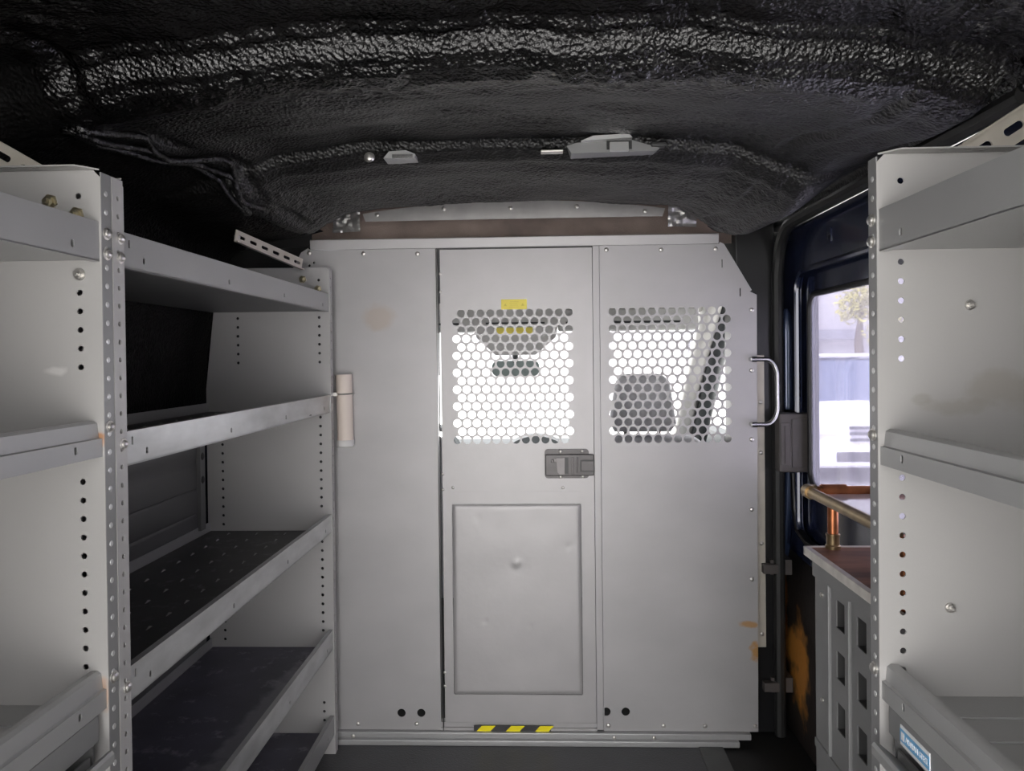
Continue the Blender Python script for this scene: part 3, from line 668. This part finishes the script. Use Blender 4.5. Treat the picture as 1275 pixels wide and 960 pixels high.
m = MB(); m.tube([(XD - .008, 2.352, z) for z in (.965, 1.0, 1.1, 1.2, 1.25, 1.268)], [.019, .02, .02, .02, .017, .006], 14); m.build('vertical_bead', M['navy_bead_lit'], dr)
m = MB(); m.tube([(XD - .008, 2.335 + .01 * i, .785 - .06 * i) for i in range(6)], [.016, .018, .018, .018, .016, .008], 14); m.build('vertical_bead', M['navy_bead_lit'], dr)
m = MB(); m.box(.686, .778, 2.238, 2.285, .790, .962, bev=.008); m.box(.690, .718, 2.234, 2.24, .812, .935, bev=.002); m.box(.701, .704, 2.231, 2.235, .82, .925); m.box(.722, .770, 2.235, 2.24, .805, .945, bev=.002); m.build('latch_cover', M['plastic_brown'], dr)
m = MB(); m.grid(lambda u, v: Vector((XD - .004 + .03 * sst(.78, 1, v) + .004 * noise.noise(Vector((u * 5, v * 6, 2))), 1.16 + 1.28 * u, -.03 + .607 * v)), 60, 30); m.build('lower_panel', M['rusty'], dr)
m = MB(); m.tube([(XD - .004, a, b) for a, b in ((2.30, .78), (2.29, .68), (2.26, .62), (2.18, .60), (1.9, .598), (1.4, .598))], .012, 10); m.build('pressed_ridge', M['black_paint'], dr)
for z, y in ((.500, 2.36), (.150, 2.36)):
    m = MB(); m.prism([(2.30, z - .022), (2.30, z + .022), (2.44, z + .026), (2.44, z - .004)], lambda u, v, w: (XD + w, u, v), -.075, -.012)
    m.box(XD - .1, XD - .055, 2.285, 2.31, z - .016, z + .012, bev=.003); m.build('door_catch', M['plastic_brown'], dr)
gp = MB().box(XD + .018, XD + .022, 1.296, 2.216, .753, 1.302).build('window_1', M['tinted_glass'], smooth=0); tag(gp, 'misted tinted window of the sliding door', kind='structure')
m = MB(); m.box(-1.03, -.70, 2.38, 2.40, .6, 1.64); o = m.build('wall_front', M['black_paint'], smooth=0); tag(o, 'black body wall behind the left edge of the bulkhead', kind='structure')
# pillar behind the bulkhead edge, rubber seal around the doorway
m = MB(); m.box(.585, .700, 2.315, 2.46, 0, 1.53, bev=.006); m.box(.70, .735, 2.40, 2.50, 0, 1.53); o = m.build('trim_3', M['black_paint']); tag(o, 'black door pillar beside the bulkhead', kind='structure')
m = MB(); m.box(.632, .665, 2.306, 2.316, .26, 1.13, bev=.002); st = m.build('pillar_strip', M['bracket'], o)
for z in (.30, .57, .84, .99): rivet(st, .6535, z, .006, 'bolt', 'screw', y=2.306)
P = [(.703, 2.302, z) for z in (-.0, .3, .6, .9, 1.2, 1.36)] + [(.705, 2.300 - .012 * i * i * .35, 1.36 + .045 * i - .0035 * i * i) for i in range(1, 6)]
e = P[-1]; P += [(.712, y, 1.505) for y in (2.15, 2.0, 1.8, 1.5, 1.15)]
o = MB().tube(P, .017, 10).build('trim_4', M['rubber']); tag(o, 'black rubber seal around the sliding doorway', kind='structure')
m = MB(); m.box(.70, .80, 1.14, 2.42, 1.508, 1.545, bev=.008); o = m.build('trim_5', M['black_paint']); tag(o, 'black roof rail over the sliding door', kind='structure')
m = MB(); m.box(.66, .845, 2.43, 2.46, 0, 1.55); m.box(.775, .845, 1.16, 2.42, -.1, .0); o = m.build('trim_6', M['black_paint'], smooth=0); tag(o, 'dark door step and pillar foot', kind='structure')

# ------------------------------------------------------------------ locker with pipe rail on the right
lk = thing('locker', 'grey steel locker with square cut-outs and a worn wooden top, behind the right shelving', 'locker', (.62, 1.25, 0))
y0, y1, x0, x1, zt = 1.065, 1.4215, .500, .735, .757
m = MB(); m.box(x0, x1, y1 - .002, y1, .0, zt); m.box(x0, x1, y0, y0 + .002, 0, zt); m.box(x1 - .002, x1, y0, y1, 0, zt); m.box(x0, x1, y0, y1, zt - .002, zt); m.box(x0, x1, y0, y1, .02, .022)
m.build('locker_body', M['cab_grey'], lk)
cells = []
for yc in (1.3045, 1.219, 1.1335):
    for zc in (.6905, .604, .517): cells.append(rect(yc - .018, yc + .018, zc - .0245, zc + .0235, .002, 3))
m = MB(); m.sheet(rect(y0, y1, .430, zt - .022), cells, .002, YZ(x0)); m.build('perforated_front', M['cab_grey'], lk)
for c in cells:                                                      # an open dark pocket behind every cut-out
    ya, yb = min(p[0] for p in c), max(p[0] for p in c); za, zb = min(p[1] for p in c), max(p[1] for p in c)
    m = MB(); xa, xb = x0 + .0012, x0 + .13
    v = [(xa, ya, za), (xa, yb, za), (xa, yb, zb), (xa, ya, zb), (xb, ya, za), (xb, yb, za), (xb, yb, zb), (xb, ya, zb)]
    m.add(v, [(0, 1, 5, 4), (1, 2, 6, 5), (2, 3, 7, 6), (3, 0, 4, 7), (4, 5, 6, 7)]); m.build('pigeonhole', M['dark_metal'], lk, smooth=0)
for yc in (1.3475, 1.2605, 1.175):
    m = MB(); m.box(x0 - .007, x0, yc - .0035, yc + .0035, .432, zt - .024, bev=.002); m.build('front_rib', M['cab_grey'], lk)
m = MB(); m.box(x0 - .004, x0 + .002, y0, y1, .415, .430, bev=.001); m.sheet(rect(y0, y1, .02, .415), [], .002, YZ(x0)); m.box(x0 - .006, x0, 1.31, 1.318, .03, .41, bev=.002); m.build('lower_front', M['cab_grey'], lk)
m = MB(); m.prism([(y1, zt), (y0, zt), (y0, zt - .030)] + [(y0 + (y1 - y0) * i / 36, zt - .024 - .006 * abs(math.cos(i / 12 * PI))) for i in range(37)], YZ(x0), -.006, -.001); m.build('valance', M['cab_grey'], lk)
for z in (.7015, .5133): MB().lathe((x0 - .001, 1.3865, z), (-1, 0, 0), [(.004, 0), (.004, .003), (.002, .004)], 10).build('screw', M['bolt'], lk)
m = MB(); m.sheet(rect(.496, .742, y0, 1.435, .004), [], .015, XY(.7665)); tp = m.build('wooden_top', M['wood'], lk)
m = MB(); m.box(.4845, .4960, y0, 1.4435, .759, .7755, bev=.002); m.box(.4845, .742, 1.435, 1.4435, .759, .7755, bev=.002); m.build('top_edging', M['white_edge'], tp)
pr = thing('pipe_rail', 'copper and brass pipe guard rail standing on the wooden locker top', 'rail', (.53, 1.428, .775))
zr = .880
m = MB(); m.tube([(.4885, 1.4235, zr), (.4885, 1.38, zr), (.4885, 1.2, zr), (.4885, 1.075, zr)], .0095, 14); m.build('front_pipe', M['old_brass'], pr)
m = MB(); m.cyl((.4885, 1.4300, zr), (.4885, 1.408, zr), .0125, 16); m.cyl((.4885, 1.424, zr), (.5015, 1.424, zr), .0125, 16); m.build('elbow', M['old_brass'], pr)
m = MB(); m.tube([(.495, 1.424, zr), (.55, 1.424, zr), (.735, 1.424, zr)], .0095, 14); m.build('side_pipe', M['copper'], pr)
m = MB(); m.cyl((.512, 1.424, zr), (.556, 1.424, zr), .0125, 16); m.cyl((.5325, 1.424, zr), (.5325, 1.424, zr - .022), .0125, 16); m.build('tee', M['copper'], pr)
m = MB(); m.cyl((.5325, 1.424, .775), (.5325, 1.424, zr), .0095, 14); m.build('post', M['copper'], pr)
m = MB().lathe((.5325, 1.424, .7745), (0, 0, 1), [(.0135, 0), (.0135, .006), (.0115, .008), (.0115, .022), (.0125, .024), (.0125, .027), (.0098, .028)], 16); m.build('post_foot', M['old_brass'], pr)
m = MB(); m.cyl((.728, 1.424, .775), (.728, 1.424, zr), .0095, 14); m.build('post', M['copper'], pr)
m = MB(); m.cyl((.4885 + .012, 1.080, .775), (.4885 + .012, 1.080, zr - .002), .0095, 14); m.build('post', M['copper'], pr)
bd = thing('white_board', 'white plastic board lying between the copper and brass rails', 'board', (.62, 1.25, .8715))
m = MB(); m.sheet(rect(.5005, .722, 1.10, 1.4085, .012), [], .005, XY(.8745)); m.build('board_sheet', M['gloss_white'], bd)

# ------------------------------------------------------------------ cab beyond the partition
def cabpart(name, boxes, label):
    m = MB()
    for q in boxes: m.box(*q)
    tag(m.build(name, M['cab_dark'], smooth=0), label, kind='structure')
cabpart('wall_cab_left', [(-1.06, -.98, 2.62, 4.0, -.1, .73), (-1.06, -.90, 2.45, 2.62, -.1, 1.58)], 'dark left side of the driving cab')
cabpart('wall_cab_right', [(.80, .88, 2.62, 4.0, -.1, .78), (.78, .88, 2.46, 2.62, -.1, 1.58)], 'dark right side of the driving cab')
cabpart('wall_cab_front', [(-1.06, .88, 4.0, 4.3, -.1, .66)], 'dark front wall of the driving cab')
cabpart('floor_cab', [(-1.06, .88, 2.62, 4.3, -.14, -.1)], 'dark floor of the driving cab')
hl = MB(); hl.grid(lambda u, v: Vector((-1.0 + 1.84 * u, 2.37 + .68 * v, 1.50 - .035 * (2 * u - 1) ** 2 - .16 * sst(.2, 1, v))), 30, 20)
o = hl.build('ceiling_cab', M['headliner']); tag(o, 'grey headliner over the cab', kind='structure')
wf = MB()                                                            # windscreen pillars and header
for s in (-1, 1):
    xa, xb = CX + s * .74, CX + s * .83
    wf.tube([(xa, 2.95, 1.36), (xa - s * .005, 3.1, 1.22), (xa - s * .02, 3.3, 1.02), (xa - s * .03, 3.6, .70)], .045, 12)
wf.box(-.80, .66, 2.98, 3.06, 1.30, 1.40, bev=.02)
o = wf.build('trim_7', M['cab_light'], smooth=60); tag(o, 'light grey windscreen pillars and header', kind='structure')
dp = MB()
for s in (-1, 1):
    xa = CX + s * .80
    dp.tube([(xa, 2.86, 1.42), (xa - s * .005, 3.0, 1.27), (xa - s * .015, 3.2, 1.06), (xa - s * .02, 3.5, .74)], .035, 10)
    dp.tube([(CX + s * .86, 2.46, 1.48), (CX + s * .85, 2.8, 1.46), (CX + s * .84, 2.9, 1.42)], .03, 10)
o = dp.build('trim_8', M['cab_dark'], smooth=60); tag(o, 'black door seals along the windscreen pillars', kind='structure')
# visors, console, mirror
def visor(label, xa, xb, tilt):
    r = thing('sun_visor', label, 'sun visor', ((xa + xb) / 2, 2.9, 1.28)); 
    m = MB(); m.box(xa, xb, -.012, .012, -.085, 0, bev=.008)
    mt = Matrix.Translation((0, 2.93, 1.312)) @ Matrix.Rotation(math.radians(tilt), 4, 'X') @ Matrix.Rotation(0, 4, 'Z')
    m.v = [tuple(mt @ Vector(p)) for p in m.v]; m.build('visor_pad', M['cab_plastic'], r)
    m = MB(); m.box(xa + .03, xb - .06, -.0135, -.0115, -.058, -.050); m.v = [tuple(mt @ Vector(p)) for p in m.v]; m.build('visor_seam', M['cab_dark'], r)
visor('grey sun visor seen through the right perforated panel', .07, .60, -6)
visor('grey sun visor seen through the door grille, left of the console', -.68, -.245, -6)
oc = thing('overhead_console', 'grey overhead console with a yellow warning label above the cab mirror', 'console', (-.09, 2.9, 1.2))
m = MB(); m.prism([(-.262, 1.31), (.083, 1.31), (.060, 1.205), (-.015, 1.140), (-.165, 1.140), (-.235, 1.205)], XZ(2.87), 0, .10); m.build('console_body', M['cab_plastic'], oc)
m = MB(); m.box(-.1595, -.0258, 2.867, 2.8705, 1.2165, 1.2425); m.build('warning_label', M['yellow'], oc)
m = MB(); m.box(-.20, .02, 2.864, 2.8705, 1.255, 1.262); m.build('console_groove', M['cab_dark'], oc)
mi = thing('rear_view_mirror', 'dark rear view mirror seen through the door grille', 'mirror', (-.095, 3.0, 1.1))
m = MB(); m.sheet(rect(-.186, -.002, 1.058, 1.118, .022, 5), [], .022, XZ(3.0)); m.build('mirror_housing', M['mirror_glass'], mi)
m = MB(); m.tube([(-.095, 3.0, 1.11), (-.095, 2.985, 1.13), (-.095, 2.975, 1.138)], .011, 10); m.build('mirror_stem', M['cab_dark'], mi)
# seats
def seat(label, xc):
    r = thing('car_seat', label, 'seat', (xc, 2.85, -.1))
    def pad(w0, w1, z0, z1, y, th, lean, rr):
        m = MB(); out = [(-w0 / 2 + .02, z0), (w0 / 2 - .02, z0), (w0 / 2, z0 + .03)] + [(w1 / 2, z1 - rr)] + [(w1 / 2 - rr + rr * math.cos(a), z1 - rr + rr * math.sin(a)) for a in [PI / 2 * i / 6 for i in range(1, 7)]]
        left = [(-u, v) for u, v in reversed(out[2:])]; out = out[:3] + out[3:] + left
        prof = [(-th / 2, .90), (-th * .42, .97), (0, 1.0), (th * .42, .97), (th / 2, .90)]; n = len(out); cu = 0; cv = (z0 + z1) / 2
        for d, k in prof:
            for (u, v) in out: m.v.append((xc + u * k, y + d + lean * (v - z0), cv + (v - cv) * k))
        for j in range(len(prof) - 1):
            for i in range(n): m.f.append((j * n + i, j * n + (i + 1) % n, (j + 1) * n + (i + 1) % n, (j + 1) * n + i)); m.m.append(0)
        m.f.append(tuple(range(n))); m.m.append(0); m.f.append(tuple((len(prof) - 1) * n + i for i in range(n))); m.m.append(0)
        return m
    pad(.50, .46, .36, .85, 2.80, .11, -.10, .08).build('backrest', M['seat'], r, smooth=60)
    hr = pad(.235, .195, .862, 1.068, 2.755, .10, -.05, .05).build('headrest', M['seat'], r, smooth=60)
    for s in (-.06, .06): MB().cyl((xc + s, 2.755, .80), (xc + s, 2.755, .90), .007, 8).build('headrest_post', M['chrome'], hr)
    m = MB(); m.box(xc - .25, xc + .25, 2.80, 3.30, .24, .38, bev=.04); m.build('cushion', M['seat'], r, smooth=60)
    m = MB(); m.box(xc - .22, xc + .22, 2.85, 3.25, -.1, .24, bev=.01); m.build('seat_base', M['cab_dark'], r)
seat('grey cloth passenger seat seen through the right perforated panel', .362)
seat('grey cloth driver seat hidden behind the left half of the bulkhead', -.52)
da = thing('dashboard', 'dark dashboard with a raised centre hood beyond the bulkhead door', 'dashboard', (CX, 3.6, .4))
m = MB(); m.prism([(3.35, .40), (3.40, .66), (3.55, .715), (3.95, .715), (3.98, .40)], lambda u, v, w: (w, u, v), -.97, .79); m.build('dash_top', M['cab_dark'], da)
m = MB(); m.prism([(-.155 + .27 * i / 16, .70 + .080 * math.sin(PI * i / 16) ** .45) for i in range(17)], XZ(3.42), 0, .16); m.build('centre_hood', M['cab_dark'], da)
m = MB(); m.tube([(-.52 + .185 * math.cos(t), 3.27 + .06 * math.sin(t), .68 + .170 * math.sin(t)) for t in [2 * PI * i / 32 for i in range(32)]], .014, 10, closed=True)
m.box(-.58, -.46, 3.26, 3.31, .62, .72, bev=.02); m.box(-.70, -.34, 3.265, 3.285, .665, .69, bev=.006); m.cyl((-.52, 3.3, .67), (-.52, 3.42, .64), .03); m.build('steering_wheel', M['cab_dark'], da)
dm = thing('door_mirror', 'dark outside door mirror beyond the right windscreen pillar', 'mirror', (.98, 3.35, .86))
m = MB(); m.sheet(rect(.885, 1.06, .78, .94, .03, 5), [], .05, XZ(3.38)); m.box(.84, .90, 3.35, 3.42, .80, .84, bev=.01); m.build('mirror_housing', M['cab_dark'], dm)
m = MB(); m.sheet(rect(.895, 1.05, .79, .93, .025, 5), [], .004, XZ(3.352)); m.build('mirror_face', M['sky_mirror'], dm)

# ------------------------------------------------------------------ outside
G = -.62
o = MB().box(-60, 60, -60, 80, G - .2, G).build('ground', M['concrete'], smooth=0); tag(o, 'pale paved yard outside the van', kind='structure')
sv = thing('white_car', 'white car parked outside, seen through the misted side window', 'car', (4.55, 11.5, G))
ax = 4.50; yf = 10.3; w2 = .92
def cs(pts, ya, yb, mi_, name, k=1.0, bev=.05):
    pass
body = MB(); W = .92
sec = [(yf, .28, .62, .80), (yf + .06, .24, .86, .90), (yf + .25, .22, .96, .92), (yf + 1.1, .22, 1.06, .93), (yf + 2.2, .22, 1.08, .93), (yf + 3.6, .22, 1.08, .93), (yf + 4.4, .24, 1.05, .91), (yf + 4.55, .30, .95, .84)]
for i, (y, zb, zt_, w) in enumerate(sec):
    for (a, b) in ((-w * .96, zb), (-w, zb + .15), (-w, zt_ - .18), (-w * .93, zt_ - .03), (-w * .6, zt_ + .01), (0, zt_ + .02), (w * .6, zt_ + .01), (w * .93, zt_ - .03), (w, zt_ - .18), (w, zb + .15), (w * .96, zb)):
        body.v.append((ax + a, y, G + b))
n = 11
for i in range(len(sec) - 1):
    for k in range(n): body.f.append((i * n + k, i * n + (k + 1) % n, (i + 1) * n + (k + 1) % n, (i + 1) * n + k)); body.m.append(0)
body.f.append(tuple(range(n))); body.f.append(tuple((len(sec) - 1) * n + k for k in range(n))); body.m += [0, 0]
cb = body.build('car_body', M['car_white'], sv, smooth=40)
gl_ = MB(); gs = [(yf + 1.05, 1.05, 1.06, .86), (yf + 1.75, 1.05, 1.70, .72), (yf + 3.4, 1.05, 1.72, .72), (yf + 4.2, 1.05, 1.08, .84)]
for (y, zb, zt_, w) in gs:
    for a, b in ((-.86, zb), (-w, zt_), (w, zt_), (.86, zb)): gl_.v.append((ax + a, y, G + b))
for i in range(3):
    for k in range(4): gl_.f.append((i * 4 + k, i * 4 + (k + 1) % 4, (i + 1) * 4 + (k + 1) % 4, (i + 1) * 4 + k)); gl_.m.append(0)
gl_.f += [(0, 1, 2, 3), (12, 13, 14, 15)]; gl_.m += [0, 0]
gl_.build('car_glass', M['car_glass'], sv, smooth=0)
m = MB(); m.box(ax - .74, ax + .74, yf + 1.68, yf + 3.5, G + 1.69, G + 1.76, bev=.03)
for s in (-1, 1):
    m.tube([(ax + s * .86, yf + 1.02, G + 1.05), (ax + s * .73, yf + 1.74, G + 1.71)], .035, 8); m.tube([(ax + s * .87, yf + 2.6, G + 1.05), (ax + s * .73, yf + 2.6, G + 1.72)], .04, 8); m.tube([(ax + s * .85, yf + 4.2, G + 1.05), (ax + s * .73, yf + 3.4, G + 1.72)], .05, 8)
m.build('car_roof', M['car_white'], sv)
m = MB()
for z in (.62, .70, .78): m.box(ax - .42, ax + .42, yf - .02, yf + .03, G + z - .025, G + z + .015, bev=.008)
m.build('grille', M['car_black'], sv)
m = MB(); m.box(ax - .60, ax + .60, yf - .01, yf + .05, G + .32, G + .46, bev=.02); m.build('lower_intake', M['car_black'], sv)
for s in (-1, 1):
    m = MB(); m.box(ax + s * .70 - .16, ax + s * .70 + .16, yf - .005, yf + .12, G + .68, G + .82, bev=.03); m.build('headlamp', M['car_lamp'], sv)
    m = MB(); m.box(ax + s * .895 - .03, ax + s * .895 + .03, yf + .06, yf + .2, G + .70, G + .79, bev=.015); m.build('indicator', M['amber'], sv)
    m = MB(); m.box(ax + s * 1.02 - .10, ax + s * 1.02 + .10, yf + 1.25, yf + 1.36, G + 1.02, G + 1.16, bev=.03); m.build('wing_mirror', M['car_white'], sv)
    for yy in (yf + .85, yf + 3.6):
        m = MB().lathe((ax + s * .72, yy, G + .34), (s, 0, 0), [(.20, 0), (.33, .01), (.34, .04), (.34, .20), (.32, .23), (.20, .235)], 28); wh = m.build('wheel', M['car_black'], sv)
# building and tree behind the car
bd_ = thing('pale_building', 'pale building with grey columns in the yard behind the white car', 'building', (8, 24, G))
m = MB(); m.box(-2, 22, 24, 30, G, G + 7); m.build('facade_wall', M['facade'], bd_, smooth=0)
for i in range(8):
    m = MB(); m.box(-1.2 + i * 2.9, -.7 + i * 2.9, 23.7, 24.05, G, G + 7); m.build('column', M['facade_dark'], bd_, smooth=0)
m = MB(); m.box(-2, 22, 23.6, 24, G + 2.2, G + 2.5); m.build('ledge', M['facade_dark'], bd_, smooth=0)
tr_ = thing('leafy_tree', 'yellow-green leafy tree behind the white car', 'tree', (7.0, 17, G))
m = MB().tube([(7.0, 17, G), (7.03, 17, G + 1), (6.95, 17.05, G + 2.0), (7.0, 17, G + 2.8)], [.13, .11, .09, .04], 10); m.build('trunk', M['bark'], tr_)
lv = MB(); rnd = random.Random(3)
blobs = [(Vector((7.05 + rnd.uniform(-.5, .5), 17 + rnd.uniform(-.6, .6), G + 2.75 + rnd.uniform(-.55, .9))), rnd.uniform(.22, .42)) for _ in range(12)]
for c, r in blobs:
    for _ in range(160):
        d = Vector((rnd.gauss(0, 1), rnd.gauss(0, 1), rnd.gauss(0, 1))).normalized() * r * rnd.uniform(.5, 1); p = c + d
        u = Vector((rnd.gauss(0, 1), rnd.gauss(0, 1), rnd.gauss(0, 1))).normalized(); w = u.orthogonal().normalized(); s = rnd.uniform(.04, .08)
        lv.add([p - u * s, p + w * s * .45, p + u * s, p - w * s * .45], [(0, 1, 2, 3)])
lv.build('foliage', M['leaf'], tr_, smooth=0, merge=False)

# ------------------------------------------------------------------ daylight
w = bpy.data.worlds.new('overcast'); bpy.context.scene.world = w; w.use_nodes = True; n = w.node_tree.nodes; L = w.node_tree.links
bg = n['Background']; tc = n.new('ShaderNodeTexCoord')
# pale overcast, clearly brighter low in the sky on the side the rear doors face
dt = n.new('ShaderNodeVectorMath'); dt.operation = 'DOT_PRODUCT'; dt.inputs[1].default_value = Vector((-.14, -1, .26)).normalized(); L.new(tc.outputs['Generated'], dt.inputs[0])
mr = n.new('ShaderNodeMapRange'); mr.interpolation_type = 'SMOOTHSTEP'; mr.inputs['From Min'].default_value = .78; mr.inputs['From Max'].default_value = .97
mr.inputs['To Min'].default_value = SKY; mr.inputs['To Max'].default_value = SKY + GLOW; L.new(dt.outputs['Value'], mr.inputs['Value'])
L.new(mr.outputs['Result'], bg.inputs['Strength']); bg.inputs['Color'].default_value = (1.0, .985, .985, 1)

sl_ = bpy.data.lights.new('sun', 'SUN'); sl_.energy = SUN; sl_.angle = math.radians(12); sl_.color = (1, .985, .96)
so = bpy.data.objects.new('sun', sl_); C.objects.link(so); so.location = (-8, -5, 18); so.rotation_euler = Vector((.40, .22, -.9)).to_track_quat('-Z', 'Y').to_euler()
# ------------------------------------------------------------------ camera
F = 958.0; W_, H_ = 1275.0, 960.0; PX, PY = 637.5, 455.0
vy = Vector(((672 - PX) / F, -(445 - PY) / F, -1)).normalized(); up = Vector((-math.sin(.0105), math.cos(.0105), 0))
vz = (up - vy * up.dot(vy)).normalized(); vx = vy.cross(vz)
R = Matrix((vx, vy, vz))                                             # camera -> world
cd = bpy.data.cameras.new('camera'); cam = bpy.data.objects.new('camera', cd); C.objects.link(cam); bpy.context.scene.camera = cam
cd.sensor_fit = 'HORIZONTAL'; cd.sensor_width = 36; cd.lens = F / W_ * 36; cd.shift_x = -(PX - W_ / 2) / W_; cd.shift_y = (PY - H_ / 2) / W_
cd.clip_start = .01; cd.clip_end = 300
cam.matrix_world = Matrix.Translation((0, 0, EYE)) @ R.to_4x4()
sc = bpy.context.scene
sc.view_settings.view_transform = 'Standard'; sc.view_settings.look = 'None'; sc.view_settings.exposure = 0; sc.view_settings.gamma = 1; sc.view_settings.use_curve_mapping = False
